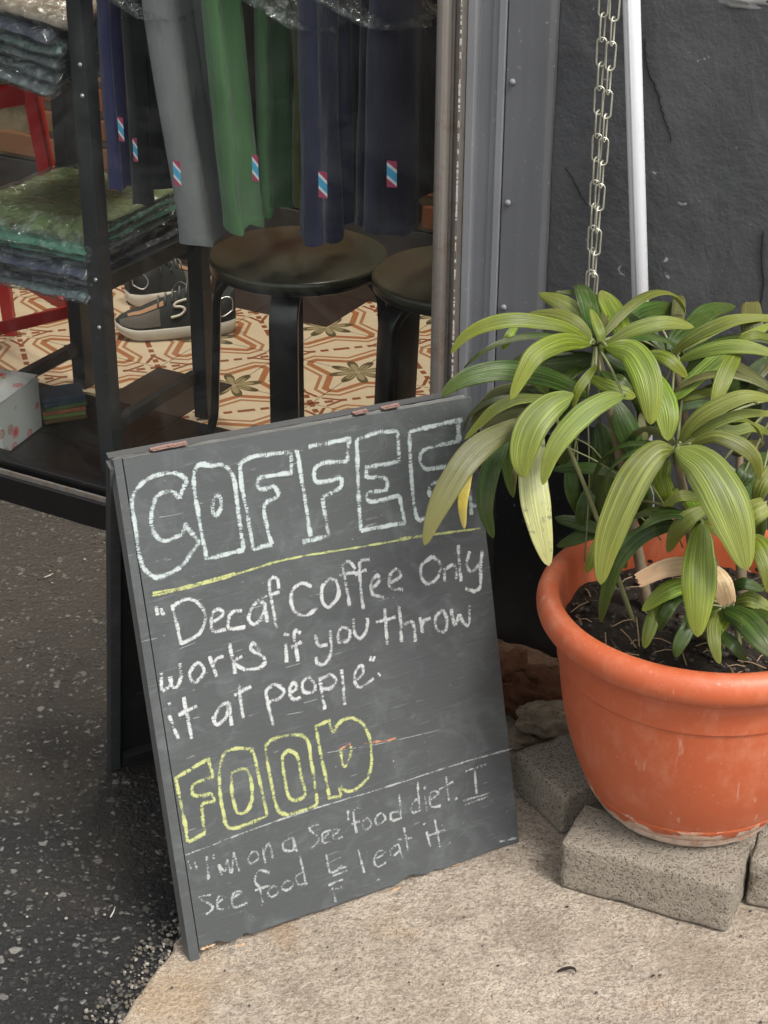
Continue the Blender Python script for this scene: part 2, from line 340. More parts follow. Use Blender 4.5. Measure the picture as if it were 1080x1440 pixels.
def m_tile():
    # encaustic tile: local xy in 0..1, flower in two opposite corners, zigzag bands between
    N = Nodes('patterned_cement_tile'); uvc = N.n('TexCoord').outputs['UV']; sp = N.n('SeparateXYZ'); N.t.links.new(uvc, sp.inputs[0])
    x, y = sp.outputs[0], sp.outputs[1]; M = N.math
    d = M('MULTIPLY', M('ADD', x, y), .7071); e = M('MULTIPLY', M('SUBTRACT', x, y), .7071)
    dm = M('SUBTRACT', .7071, M('ABSOLUTE', M('SUBTRACT', d, .7071)))          # distance from nearest flower corner along the diagonal
    r_ = M('SQRT', M('ADD', M('MULTIPLY', dm, dm), M('MULTIPLY', e, e)))
    ang = M('ARCTAN2', e, dm)
    pet = M('ABSOLUTE', M('COSINE', M('MULTIPLY', ang, 4.0)))
    flower = M('MULTIPLY', M('LESS_THAN', r_, M('ADD', .10, M('MULTIPLY', pet, .23))), M('GREATER_THAN', r_, .05))
    inner = M('MULTIPLY', M('LESS_THAN', r_, M('ADD', .035, M('MULTIPLY', pet, .20))), M('GREATER_THAN', r_, .03))
    tri = M('ABSOLUTE', M('SUBTRACT', M('FRACT', M('ADD', M('MULTIPLY', e, 1.414), .0)), .5))      # 0..0.5 along e
    def band(pos, wdt): return M('LESS_THAN', M('ABSOLUTE', M('SUBTRACT', M('SUBTRACT', dm, pos), M('MULTIPLY', M('SUBTRACT', .5, tri), .30))), wdt)
    ae = M('ABSOLUTE', e)
    dots = M('MULTIPLY', M('LESS_THAN', M('ABSOLUTE', M('SUBTRACT', .7071, dm)), .030), M('LESS_THAN', M('FRACT', M('MULTIPLY', ae, 6.5)), .62))
    arr = M('MULTIPLY', M('LESS_THAN', M('ABSOLUTE', M('SUBTRACT', M('SUBTRACT', .7071, dm), M('MULTIPLY', M('SUBTRACT', ae, .36), .55))), .022), M('MULTIPLY', M('GREATER_THAN', ae, .38), M('LESS_THAN', ae, .56)))
    c = N.mix(N.noise(N.coord(), 30, 4), (.46, .37, .25), (.56, .455, .325))
    brn = N.mix(N.noise(N.coord(), 22, 4), (.27, .095, .035), (.33, .14, .06))
    c = N.mix(band(.31, .040), c, brn); c = N.mix(band(.42, .022), c, (.30, .14, .065)); c = N.mix(flower, c, (.085, .065, .03)); c = N.mix(inner, c, (.26, .21, .11))
    c = N.mix(dots, c, (.20, .06, .025)); c = N.mix(arr, c, (.20, .06, .025))
    return N.fin(c, .38, N.bump(N.noise(N.coord(), 60, 3), .1, .002), 0, .5)
def m_brick():
    N = Nodes('old_brick'); v = N.coord(); oi = N.n('ObjectInfo').outputs['Random']
    c = N.mix(N.noise(v, 30, 5, .7), (.18, .058, .026), (.32, .12, .055)); c = N.mix(N.ramp(oi, [(.6, 0), (1, .4)]), c, (.26, .19, .12))
    return N.fin(c, .9, N.bump(N.noise(v, 70, 5, .7), .8, .006), 0, .2)
def m_terracotta():
    N = Nodes('orange_plastic_pot'); v = N.coord()
    c = N.mix(N.noise(v, 6, 4), (.37, .074, .026), (.45, .102, .037))
    dust = N.noise(N.coord(scale=(1, 1, .6)), 22, 6, .7); c = N.mix(N.ramp(dust, [(.5, 0), (.75, .25)]), c, (.62, .36, .24))
    sc = N.noise(N.coord(scale=(1, 1, .15)), 60, 3, .5, .4); c = N.mix(N.ramp(sc, [(.66, 0), (.72, .35)]), c, (.62, .38, .28))
    sz = N.n('SeparateXYZ'); N.t.links.new(N.coord(), sz.inputs[0])
    g = N.math('ADD', N.math('MULTIPLY', sz.outputs[2], -6.0), N.math('MULTIPLY', N.noise(v, 14, 5, .7), 1.0))
    c = N.mix(N.ramp(g, [(-.02 + .0, 0), (.22, .35)]), c, (.55, .33, .23))
    spk = N.noise(v, 190, 3, .6); c = N.mix(N.ramp(spk, [(.66, 0), (.74, .35)]), c, (.62, .42, .32)); c = N.mix(N.ramp(spk, [(.26, .35), (.34, 0)]), c, (.20, .05, .02))
    return N.fin(c, N.math('ADD', .34, N.math('MULTIPLY', dust, .28)), N.bump(N.math('ADD', dust, N.math('MULTIPLY', spk, .3)), .2, .003), 0, .5)
def m_pot_base():
    N = Nodes('peeling_pot_base'); v = N.coord(); f = N.noise(N.coord(scale=(1, 1, 1.6)), 24, 6, .7, .8); sz = N.n('SeparateXYZ'); N.t.links.new(N.coord(), sz.inputs[0])
    e = N.math('ADD', N.math('MULTIPLY', N.math('SUBTRACT', .118, sz.outputs[2]), 22.), N.math('MULTIPLY', N.math('SUBTRACT', f, .5), 2.6))
    c = N.mix(N.ramp(e, [(.0, 0), (.10, 1)]), (.40, .088, .031), (.50, .38, .30)); c = N.mix(N.ramp(N.noise(v, 90, 4), [(.35, .5), (.5, 0)]), c, (.27, .18, .13)); c = N.mix(N.ramp(N.noise(v, 34, 4), [(.58, 0), (.64, .7)]), c, (.42, .20, .12))
    return N.fin(c, .75, N.bump(N.math('ADD', f, e), .5, .003), 0, .3)
def m_soil():
    N = Nodes('potting_soil'); v = N.coord(); f = N.noise(v, 60, 6, .75)
    c = N.mix(f, (.012, .010, .008), (.075, .060, .048)); return N.fin(c, .97, N.bump(f, 1, .02), 0, .2)
def m_spots(name):
    N = Nodes(name); v = N.coord(); d = N.vor(v, 24, rnd=.75); cc = N.vor(v, 24, out=1, rnd=.75)
    sp = N.n('SeparateColor'); N.t.links.new(cc, sp.inputs[0])
    sc = N.ramp(sp.outputs[0], [(0, (.42, .05, .06)), (.4, (.14, .17, .05)), (.6, (.26, .07, .04)), (1, (.06, .05, .04))], 'CONSTANT')
    ring = N.ramp(d, [(.20, 1), (.24, .3), (.30, .9), (.34, 0)])
    c = N.mix(ring, (.36, .36, .35), sc); return N.fin(c, .5, None, 0, .4)  # white card base greyed to put the shade around it into the colour
M = {}
M['concrete'] = m_concrete(); M['asphalt'] = m_asphalt(); M['block'] = m_block(); M['plaster'] = m_plaster()
M['panel'] = m_paint_metal('grey_painted_steel', (.115, .118, .124)); M['panel2'] = m_paint_metal('light_grey_painted_steel', (.20, .205, .215))
M['blacksteel'] = m_paint_metal('black_painted_steel', (.0045, .0045, .005), .3, .1); M['brownblack'] = m_paint_metal('brown_black_panel', (.012, .008, .006), .6, .1)
M['alu'] = m_alu(); M['rack'] = m_paint_metal('black_powder_steel', (.022, .024, .026), .38, .15)
M['board'] = m_board('black_chalkboard_paint', (.036, .040, .041), (.060, .066, .067), .9)
M['boardback'] = m_board('black_painted_plywood', (.016, .016, .017), (.03, .03, .031), .2)
M['boardedge'] = m_board('worn_board_edge', (.06, .062, .06), (.12, .12, .11), .6)
M['rawwood'] = simple('splintered_wood', (.42, .27, .15), .85, 0, .4, .6, 120)
M['chalkw'] = m_chalk('white_chalk', (.50, .52, .515), .56); M['chalkb'] = m_chalk('pale_blue_chalk', (.45, .51, .50), .56); M['chalky'] = m_chalk('yellow_green_chalk', (.45, .48, .21), .54)
M['chalkf'] = m_chalk('faint_white_chalk', (.38, .40, .39), .34); M['chalko'] = m_chalk('orange_chalk', (.55, .25, .14), .5); M['smudge'] = m_chalk('chalk_smudge', (.14, .15, .15), .0)
M['hinge'] = simple('rusty_pink_hinge', (.17, .10, .085), .6, .4, .4, .5, 90)
M['rust'] = simple('rust', (.20, .09, .05), .8, .2, .4, .6, 80)
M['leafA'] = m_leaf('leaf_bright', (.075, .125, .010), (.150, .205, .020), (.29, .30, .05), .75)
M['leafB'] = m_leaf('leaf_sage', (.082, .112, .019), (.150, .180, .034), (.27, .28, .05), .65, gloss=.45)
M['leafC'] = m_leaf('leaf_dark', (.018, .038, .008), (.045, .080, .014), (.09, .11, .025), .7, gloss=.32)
M['leafD'] = m_leaf('leaf_olive_brown', (.070, .078, .026), (.125, .13, .046), (.20, .18, .05), .35)
M['leafE'] = m_leaf('leaf_pale_damaged', (.29, .30, .12), (.39, .39, .18), (.44, .40, .14), .3, .85)
M['leafF'] = m_leaf('leaf_dry_tan', (.42, .28, .16), (.55, .40, .25), (.5, .3, .17), .4, .3, .7)
M['leafY'] = m_leaf('leaf_yellow', (.45, .36, .03), (.55, .46, .05), (.5, .4, .2), .2)
M['stem'] = simple('palm_stem', (.16, .17, .07), .6, 0, .4, .4, 50); M['cane'] = simple('fibrous_cane', (.17, .13, .08), .85, 0, .5, .9, 70)
M['pot'] = m_terracotta(); M['potbase'] = m_pot_base(); M['soil'] = m_soil()
M['chain'] = simple('galvanised_chain', (.50, .49, .40), .38, .65, .35, .3, 60); M['white'] = simple('white_plastic_tube', (.62, .63, .65), .35, 0, .06, .05, 20)
M['tile'] = m_tile(); M['darktile'] = simple('dark_brown_tile', (.022, .016, .013), .35, 0, .3, .1, 14); M['blacktile'] = simple('black_floor_tile', (.009, .009, .009), .3, 0, .3, .1, 14)
M['grout'] = simple('grout', (.20, .15, .10), .9); M['brick'] = m_brick(); M['mortar'] = simple('lime_mortar', (.20, .155, .10), .95, 0, .35, 1, 60, .2)
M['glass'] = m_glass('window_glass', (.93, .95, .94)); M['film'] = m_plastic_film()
M['red'] = simple('red_painted_metal', (.52, .012, .014), .33, 0, .12, .1, 20)
M['stooltop'] = simple('stool_seat_varnish', (.030, .027, .014), .33, 0, .2, .1, 18); M['stoolleg'] = simple('black_stool_leg', (.007, .007, .008), .32, 0, .2, .1, 30)
M['dark'] = simple('dark_interior_paint', (.035, .028, .024), .8); M['ceil'] = simple('ceiling_paint', (.35, .33, .30), .9)
M['screw'] = simple('zinc_screw', (.65, .65, .62), .3, .7)
M['blackshelf'] = simple('black_shelf', (.006, .006, .007), .5); M['silver'] = simple('silver_rail', (.55, .55, .56), .3, .8)
M['shoe'] = simple('black_mesh_shoe', (.022, .026, .026), .8, 0, .4, .8, 260); M['shoegrey'] = simple('grey_suede', (.12, .105, .09), .8, 0, .2, .5, 200)
M['sole'] = simple('white_rubber_sole', (.66, .62, .54), .55, 0, .08, .2, 60); M['lace'] = simple('grey_lace', (.13, .13, .13), .8); M['tan'] = simple('tan_lining', (.36, .20, .11), .8)
M['print'] = m_spots('flower_print_card'); M['paper'] = simple('brown_paper', (.33, .22, .12), .85, 0, .3, .5, 90)
# ------------------------------------------------------------------ ground
def gridmesh(name, x0, x1, y0, y1, nx, ny, zf, mat, parent=None):
    mb = MB(); rows = [[Vector((x0 + (x1 - x0) * i / nx, y0 + (y1 - y0) * j / ny, 0)) for i in range(nx + 1)] for j in range(ny + 1)]
    for r_ in rows:
        for p in r_: p.z = zf(p.x, p.y)
    mb.grid(rows); return mb.build(name, mat, parent, True)
def fbm(x, y, s, o=4): return noise.fractal(Vector((x * s, y * s, 3.1)), 1, 2, o)
g = gridmesh('road', -60, 60, -60, 60, 40, 40, lambda x, y: -.022 if (abs(x) < 6 and abs(y) < 8) else -.016, M['asphalt']); tag(g, kind='structure')
for v_ in g.data.vertices:
    pass
g2 = gridmesh('asphalt_pavement', -1.6, .6, .9, 3.6, 110, 135, lambda x, y: -.010 + .004 * fbm(x, y, 4), M['asphalt']); tag(g2, kind='structure')
# concrete apron: irregular left edge, slightly raised
EDGE = [(-.95, .30), (-.55, 1.1), (-.331, 1.685), (-.262, 1.88), (-.12, 2.25), (.02, 2.60), (.10, 2.78)]
def edge_x(y):
    for (xa, ya), (xb, yb) in zip(EDGE, EDGE[1:]):
        if ya <= y <= yb: return xa + (xb - xa) * (y - ya) / (yb - ya)
    return EDGE[0][0] if y < EDGE[0][1] else EDGE[-1][0]
mb = MB(); rows = []
ny, nx = 200, 150
for j in range(ny + 1):
    y = .30 + 2.48 * j / ny; e = edge_x(y) + .004 * fbm(y, 0, 9) + .006 * fbm(y, 5, 40)
    r_ = [Vector((e, y, -.02)), Vector((e + .002, y, -.003 + .002 * fbm(y, 2, 30)))]
    for i in range(nx + 1):
        x = e + .006 + (3.0 - e) * (i / nx) ** 1.5
        r_.append(Vector((x, y, .0022 * fbm(x, y, 7) + .0012 * fbm(x, y, 33) - .004 + .002)))
    rows.append(r_)
mb.grid(rows); conc = mb.build('concrete_pavement', M['concrete'], None, True); tag(conc, kind='structure')
# loose grit along the joint: nobody could count it
mb = MB(); ico = bmesh.new(); bmesh.ops.create_icosphere(ico, subdivisions=1, radius=1); iv = [v_.co.copy() for v_ in ico.verts]; jf = [[v_.index for v_ in f.verts] for f in ico.faces]; ico.free()
rg = random.Random(4)
for k in range(1500):
    y = rg.uniform(1.4, 2.6); x = edge_x(y) - abs(rg.gauss(0, .028)) + .004
    s = rg.uniform(.0012, .0042); q = Matrix.Rotation(rg.uniform(0, 6), 3, Vector((rg.random(), rg.random(), rg.random() + .1)).normalized())
    mb.add([Vector((x, y, -.006 + s * .4)) + (q @ Vector((v_.x * s, v_.y * s * .8, v_.z * s * .7))) for v_ in iv], jf, (0, 0, 1, 2, 2)[rg.randrange(5)])
for k in range(1500):
    y = rg.uniform(1.3, 3.0); x = rg.uniform(-1.0, edge_x(y)); s = rg.uniform(.0010, .0030)
    mb.add([Vector((x, y, -.007 + s * .2)) + Vector((v_.x * s, v_.y * s, v_.z * s * .6)) for v_ in iv], jf, 1 if rg.random() < .12 else 2)
for k in range(160):
    y = rg.uniform(1.45, 2.2); x = rg.uniform(edge_x(y) + .01, .9); s = rg.uniform(.001, .0022)
    mb.add([Vector((x, y, s * .4)) + Vector((v_.x * s, v_.y * s, v_.z * s * .6)) for v_ in iv], jf, 2)
gr = mb.build('loose_grit', [simple('brown_grit', (.10, .085, .065), .95), simple('pale_grit', (.22, .20, .17), .9), simple('dark_grit', (.05, .045, .04), .9)]); tag(gr, kind='stuff')

# ------------------------------------------------------------------ shop front
fac = empty('shop_window', W(.4, 0, 0), 'shop window with a large clear pane in a weathered aluminium frame over a black sill', 'window')
mb = MB(); mb.ub(-2.2, .845, -.022, .10, -.03, .047); mb.build('sill', M['blacksteel'], fac, bevel=.003)
mb = MB(); mb.ub(-2.2, .845, -.016, -.010, .047, .056); mb.build('sill_trim', M['alu'], fac)
mb = MB(); mb.ub(-2.2, .845, .000, .040, .0475, .070); mb.build('bottom_rail', M['blacksteel'], fac, bevel=.002)
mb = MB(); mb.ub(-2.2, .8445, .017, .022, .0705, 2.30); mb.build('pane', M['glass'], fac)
# aluminium jamb: extruded profile with rounded nose
prof = [(.845, .04), (.845, -.010)] + [(.8475 + .013 * (1 - math.cos(R(a))), -.010 - .016 * math.sin(R(a))) for a in range(0, 181, 20)] + [(.8760, -.012), (.8775, -.006), (.8860, -.006), (.8870, -.018), (.8925, -.018), (.8930, .04)]
def extrude_prof(mb, prof, z0, z1, mi=0, step=None):
    n = len(prof); vs = [W(u, v, z0) for u, v in prof] + [W(u, v, z1) for u, v in prof]
    mb.add(vs, [(i, (i + 1) % n, n + (i + 1) % n, n + i) for i in range(n)] + [tuple(range(n, 2 * n)), tuple(range(n))[::-1]], mi)
mb = MB(); extrude_prof(mb, prof, -.02, 2.36); recalc(mb.build('jamb', M['alu'], fac, bevel=.0008, seg=1))
# flaking white paint along the jamb edge
mb = MB(); rg = random.Random(9)
for k in range(150):
    z = rg.uniform(.4, 1.15); h = rg.uniform(.001, .007); a = rg.uniform(.0004, .0014)
    mb.ub(.8900 - a, .8900 + a, -.0192, -.0178, z, z + h)
fl = mb.build('paint_flakes', simple('flaking_white_paint', (.55, .52, .48), .8), fac); fl['kind'] = 'stuff'
mb = MB(); mb.ub(-2.2, .893, -.02, .06, 2.301, 2.36); mb.build('head_rail', M['alu'], fac)
# steel cladding between window and wall
clad = empty('steel_cladding', W(.96, 0, 0), 'tall grey painted steel cladding strip between the shop window and the charcoal wall', 'cladding')
p2 = [(.8935, .03), (.8935, -.004), (.907, -.004), (.911, .006), (.932, .006), (.936, -.004), (.948, -.004), (.950, -.014), (.9615, -.014), (.9620, .03)]
mb = MB(); extrude_prof(mb, p2, .37, 2.5); recalc(mb.build('ribbed_channel', M['panel2'], clad, bevel=.0012, seg=2))
p3 = [(.9635, .03), (.9635, -.012), (1.030, -.009), (1.0365, -.002), (1.0370, .03)]
mb = MB(); extrude_prof(mb, p3, .37, 2.5); recalc(mb.build('flat_panel', M['panel'], clad, bevel=.0015, seg=2))
for z in (.955, .77, .60, 1.14):
    mb = MB(); u = .975; c = W(u, -.0125, z)
    mb.lathe([(0.0001, .0045), (.003, .0042), (.0048, .002), (.0050, 0)], Vector((0, 0, 0)), 14)
    q = (-fv).to_track_quat('Z', 'Y').to_matrix()
    mb.v = [c + q @ v_ for v_ in mb.v]; mb.build('bolt', M['panel2'], clad, True)
twin = empty('twin_box', W(1.0, 0, 0), 'black low kick box at the foot of the grey cladding, behind the pot', 'panel')  # near-black boxes, one brownish, standing below the cladding
mb = MB(); mb.ub(.845, .985, -.035, .03, .0, .3695); mb.build('brown_side', M['brownblack'], twin, bevel=.002)
mb = MB(); mb.ub(.9855, 1.22, -.045, .03, -.01, .42); mb.build('black_side', M['blacksteel'], twin, bevel=.004)
# charcoal wall
mb = MB(); rows = []
nz, nu = 120, 110
for j in range(nz + 1):
    z = -.02 + 2.8 * (j / nz) ** 1.25; r_ = []
    for i in range(nu + 1):
        u = 1.0375 + 2.2 * (i / nu) ** 1.4
        r_.append(W(u, .006 - .004 * fbm(u, z, 4) - .0008 * fbm(u, z, 22), z))
    rows.append(r_)
mb.grid(rows); mb.ub(1.0376, 3.24, .022, .20, -.02, 2.78)
wall = mb.build('plaster_wall', M['plaster'], None, True); tag(wall, 'charcoal painted rough plaster wall with cracks behind the potted plant', 'wall', kind='structure')
def wallpt(x, y, off=0.0):
    u, v, z = facv(x, y, 0.0); return W(u, .006 - .004 * fbm(u, z, 4) - .0008 * fbm(u, z, 22) - .0012 - off, z)
for pl, wd in (([(905, 55), (906, 80), (912, 105), (922, 128), (927, 150), (935, 172), (941, 190), (943, 203)], .0016), ([(793, 236), (801, 248), (808, 262), (815, 276), (826, 292)], .0011), ([(1072, 325), (1070, 360), (1072, 400), (1068, 440)], .0016)):
    pp = smooth_poly([wallpt(*p) for p in pl], 5); mb = MB(); n = len(pp)
    for i, p in enumerate(pp): p += fu * random.uniform(-.0015, .0015)
    mb.tube(pp, [wd * (.35 + .65 * math.sin(math.pi * (i + .5) / n)) for i in range(n)], 5)
    mb.build('crack', simple('crack_shadow', (.008, .008, .008), .9), wall)
def blob(mb, c, s, seed, ax=None, sub=3, amp=.3, fr=1.6, mi=0):
    b = bmesh.new(); bmesh.ops.create_icosphere(b, subdivisions=sub, radius=1)
    vs = []
    for v_ in b.verts:
        d = v_.co * (1 + amp * noise.fractal(v_.co * fr + Vector((seed * 7.1, seed, 0)), 1, 2, 4))
        p = Vector((d.x * s[0], d.y * s[1], d.z * s[2]))
        if ax: p = Matrix.Rotation(ax, 3, 'Z') @ p
        vs.append(Vector(c) + p)
    mb.add(vs, [[v_.index for v_ in f.verts] for f in b.faces], mi); b.free()
mb = MB(); pc = wallpt(1050, 4); blob(mb, pc + fv * .004, (.045, .006, .012), 3, TH, 3, .5, 2.5); mb.build('bare_patch', simple('bare_render_patch', (.20, .20, .19), .9, 0, .3, .8, 40), wall, True)
M['redrub'] = m_rubble('broken_brick', (.075, .028, .014), (.18, .085, .045)); M['palerub'] = m_rubble('broken_concrete', (.22, .175, .12), (.42, .35, .26))
mb = MB(); rows = []
for j in range(25):
    v_ = -.16 + .17 * j / 24; rows.append([W(.86 + .50 * i / 60, v_, -.012 + .040 * (j / 24) ** 1.2 + .014 * noise.fractal(Vector((i * .14, j * .2, 2)), 1, 2, 4) * min(1, j / 6) - .01 * (abs(i - 30) > 27)) for i in range(61)])
mb.grid(rows); dt_ = mb.build('wall_foot_dirt', m_rubble('red_brown_dirt', (.035, .018, .011), (.11, .06, .035)), None, True); tag(dt_, kind='structure')
# broken wall foot
for k, (x, y, z, s, mt, lb) in enumerate([(740, 985, .03, (.05, .03, .035), 'redrub', 'dark reddish lump of broken brick at the wall foot beside the chalkboard'), (770, 965, .05, (.045, .03, .03), 'redrub', 'brown broken brick lump at the wall foot touching the orange pot'),
        (775, 1012, .035, (.05, .028, .028), 'palerub', 'pale broken concrete chunk lying behind the left grey block'), (730, 1040, .004, (.028, .022, .010), 'palerub', 'thin flat concrete flake on the ground by the chalkboard edge'), (712, 960, .03, (.05, .03, .05), 'redrub', 'dark broken brick heap half hidden behind the chalkboard')]):
    mb = MB(); blob(mb, onz(x, y, z), s, k + 1, TH + .3 * k, 4, .38); tag(mb.build('rubble_lump', M[mt], None, True), lb, 'rubble', 'broken rubble at the wall foot')

# chain: two strands of links hanging from above
def chain_link(mb, c, L, wd, r, xdir, n=22):
    pts = []
    hs = L / 2 - wd
    for k in range(n):
        a = 2 * math.pi * k / n; px = math.cos(a) * wd; pz = math.sin(a) * wd + (hs if math.sin(a) >= 0 else -hs)
        pts.append(c + xdir * px + ez * pz)
    mb.tube(pts, r, 6, closed=True)
ch = empty('hanging_chain', W(1.13, -.04, 1.2), 'pale metal link chain hanging doubled in front of the charcoal wall', 'chain')
LL = .0405
for st in range(2):
    z = 1.16
    k = 0
    while z > .60:
        f = max(0, min(1, (z - .66) / .45))
        u = 1.134 + (-.0085 if st == 0 else .0085) * (.30 + .8 * f); v = -.045 - .004 * st
        zz = z - (.003 if st else 0)
        rot = (0.25 if k % 2 == 0 else 1.45) + (.15 if st else 0)
        xd = (fu * math.cos(rot) + fv * math.sin(rot))
        mb = MB(); chain_link(mb, W(u, v, zz), LL, .0066, .0015, xd)
        mb.build('chain_link', M['chain'], ch, True)
        z -= LL - .0062; k += 1
# white tube leaning on the wall
t0 = W(1.2515, -.030, .20); p1 = onY(886, 0, 1); 
u1, v1, z1 = facv(888, 0, -.03); u2, v2, z2 = facv(901, 440, -.03)
A = W(u1, -.03, z1); B = W(u2, -.03, z2); dd = (A - B).normalized()
mb = MB(); mb.tube([B - dd * .62, A + dd * .9], .0125, 20); tb = mb.build('white_pole', M['white'], None, True); tag(tb, 'white plastic tube standing against the dark wall right of the chain', 'pole')
mb = MB(); mb.tube([B - dd * .10 - fv * .0125, A + dd * .9 - fv * .0125], .0022, 6); mb.build('seam_ridge', M['white'], tb, True)

# ------------------------------------------------------------------ inside of the shop
fl = MB(); fl.ub(-2.4, 1.0, .0405, 1.62, -.03, FLZ - .006)
o = fl.build('shop_floor', M['grout']); tag(o, kind='structure')
th_ = MB(); th_.ub(-2.4, .999, .0412, .1735, -.02, FLZ); tag(th_.build('threshold', M['blacktile']), kind='structure')
def tile_mesh(mat, rot):
    mb = MB(); a = .0990
    vs = [(-a, -a, -.004), (a, -a, -.004), (a, a, -.004), (-a, a, -.004), (-a, -a, .006), (a, -a, .006), (a, a, .006), (-a, a, .006)]
    mb.box8([Vector(v_) for v_ in vs])
    me = mb.mesh('tile', mat); l = me.uv_layers.new(name='UVMap')
    for lp in me.loops:
        c = me.vertices[lp.vertex_index].co; x, y = c.x / .2 + .5, c.y / .2 + .5
        if rot: x = 1 - x
        l.data[lp.index].uv = (x, y)
    return me
TM = [tile_mesh(M['tile'], 0), tile_mesh(M['tile'], 1)]; TD = tile_mesh(M['darktile'], 0); TB = tile_mesh(M['blacktile'], 0)
for i in range(-12, 5):
    for j in range(-2, 6):
        uc = .055 + .2 * i + .1; vc = .575 + .2 * j + .1
        if vc < .1 : continue
        flow = (i + j) % 2 == 0     # flower at lower-left corner
        kind = TM[0 if flow else 1]
        if j >= 2 and i < 0: kind = TD
        if j >= 3: kind = TD
        if j >= 2 and i >= 0 and i < 4: kind = TM[0 if flow else 1] if j < 3 else TD
        if i == -1 and j == -1: kind = TD
        if i < 0 and j < -1: kind = TB
        if i == 0 and j == -2: kind = TB
        t = link('tile', kind, o); t.location = W(uc, vc, FLZ - .006 + .0); t.rotation_euler = (0, 0, TH)
# back wall, brick by brick
bw = MB(); bw.ub(-2.4, 1.0, 1.512, 1.62, 0, 2.6)
bwo = bw.build('brick_wall', M['mortar']); tag(bwo, 'old brick back wall of the shop behind the hanging shirts', 'wall', kind='structure')
bm_ = bmesh.new(); bmesh.ops.create_cube(bm_, size=1); bmesh.ops.bevel(bm_, geom=bm_.edges[:], offset=.06, segments=1, affect='EDGES'); me = bpy.data.meshes.new('brick'); bm_.to_mesh(me); bm_.free(); me.materials.append(M['brick'])
for r_ in range(12):
    z = .175 + r_ * .083
    for k in range(11):
        u = -1.25 + k * .232 + (.116 if r_ % 2 else 0) 
        if u > .85: continue
        b = link('brick', me, bwo); b.scale = (.215 + random.uniform(-.012, .006), .03, .062 + random.uniform(-.006, .004)); b.location = W(u, 1.506 + random.uniform(-.004, .004), z + random.uniform(-.003, .003)); b.rotation_euler = (0, random.uniform(-.015, .015), TH)
mb = MB(); mb.ub(-2.4, 1.0, 1.488, 1.511, FLZ, .128); tag(mb.build('skirting', M['dark'], None), 'dark brown skirting board along the shop back wall', 'skirting', kind='structure')
room = MB(); room.ub(-2.5, -2.4, .02, 1.62, -.02, 2.6); room.ub(1.0, 1.03, .04, 1.62, -.02, 2.6)
tag(room.build('side_walls', M['dark']), kind='structure')
cl = MB(); cl.ub(-2.5, 1.03, .0, 1.62, 2.6, 2.65); tag(cl.build('ceiling', M['ceil']), kind='structure')
fa = MB(); fa.ub(-2.5, .8935, -.03, .02, 2.361, 2.8); tag(fa.build('fascia', M['panel']), kind='structure')

# black shelf unit with silver rails at the back right
bs = empty('black_shelf_unit', W(.2, 1.3, FLZ), 'black shelf unit with two thin silver rails against the brick wall', 'shelf')
mb = MB(); c0 = UV(onP(592, 20, O + fv * 1.4, fv)); u0 = c0[0] - .02
mb.ub(u0, u0 + .42, 1.36, 1.47, .395, 1.5); mb.build('case', M['blackshelf'], bs, bevel=.003)
for y in (62, 119):
    zz = facv(602, y, 1.355)[2]; mb = MB(); mb.tube([W(u0 - .0, 1.350, zz), W(u0 + .40, 1.350, zz + .0)], .0035, 8); mb.build('rail', M['silver'], bs, True)
# round stools
def stool(c, rz, label):
    s = empty('round_stool', (c.x, c.y, FLZ), label, 'stool', 'round bentwood stools'); cc = Vector((c.x, c.y, 0))
    zt = .50; rr = .168
    mb = MB(); mb.lathe([(0.0005, zt), (rr - .006, zt), (rr - .001, zt - .003), (rr, zt - .008), (rr - .001, zt - .0150)], cc, 72); recalc(mb.build('seat', M['stooltop'], s, True))
    mb = MB(); mb.lathe([(rr - .0015, zt - .0155), (rr - .0015, zt - .024), (rr - .006, zt - .027), (.0005, zt - .027)], cc, 72); recalc(mb.build('seat_edge', M['stoolleg'], s, True))
    for k in range(4):
        a = rz + R((0, 95, 198, 281)[k]); fr_ = (.176, .190, .168, .200)[k]; d = Vector((math.cos(a), math.sin(a), 0)); t = Vector((-math.sin(a), math.cos(a), 0))
        path = [(.03, zt - .034)] + [(.098 + .058 * math.sin(R(q)), zt - .034 - .058 * (1 - math.cos(R(q)))) for q in range(0, 91, 10)] + [(.160, zt - .18), (.168 if k else .166, zt - .32), (fr_, FLZ + .001)]
        rows = []; hw = .0265; th = .0075
        mb = MB(); n = len(path)
        for i in range(n):
            p = Vector(path[i]); pa = Vector(path[max(i - 1, 0)]); pb = Vector(path[min(i + 1, n - 1)]); tg = (pb - pa).normalized(); nm = Vector((-tg.y, tg.x))
            ring = []
            for sx, sy in ((-1, -1), (1, -1), (1, 1), (-1, 1)):
                q = p + nm * (sy * th); ring.append(cc + d * q.x + ez * q.y + t * (sx * hw))
            rows.append(ring)
        vs = [q for r_ in rows for q in r_]
        mb.add(vs, [(i * 4 + k2, i * 4 + (k2 + 1) % 4, (i + 1) * 4 + (k2 + 1) % 4, (i + 1) * 4 + k2) for i in range(n - 1) for k2 in range(4)] + [(0, 1, 2, 3), tuple((n - 1) * 4 + q for q in range(4))])
        recalc(mb.build('leg', M['stoolleg'], s, True, .0025, 2))
    mb = MB(); mb.lathe([(.0005, zt - .0415), (.035, zt - .0415), (.035, zt - .048), (.0005, zt - .048)], cc, 24); recalc(mb.build('leg_disc', M['stoolleg'], s))
    return s
stool(onz(420, 356, .50), R(-98), 'dark round stool with one bent leg in front, under the green and navy shirts')
stool(onz(652, 384, .50), R(-152), 'dark round stool cut by the window frame, right of the other stool')

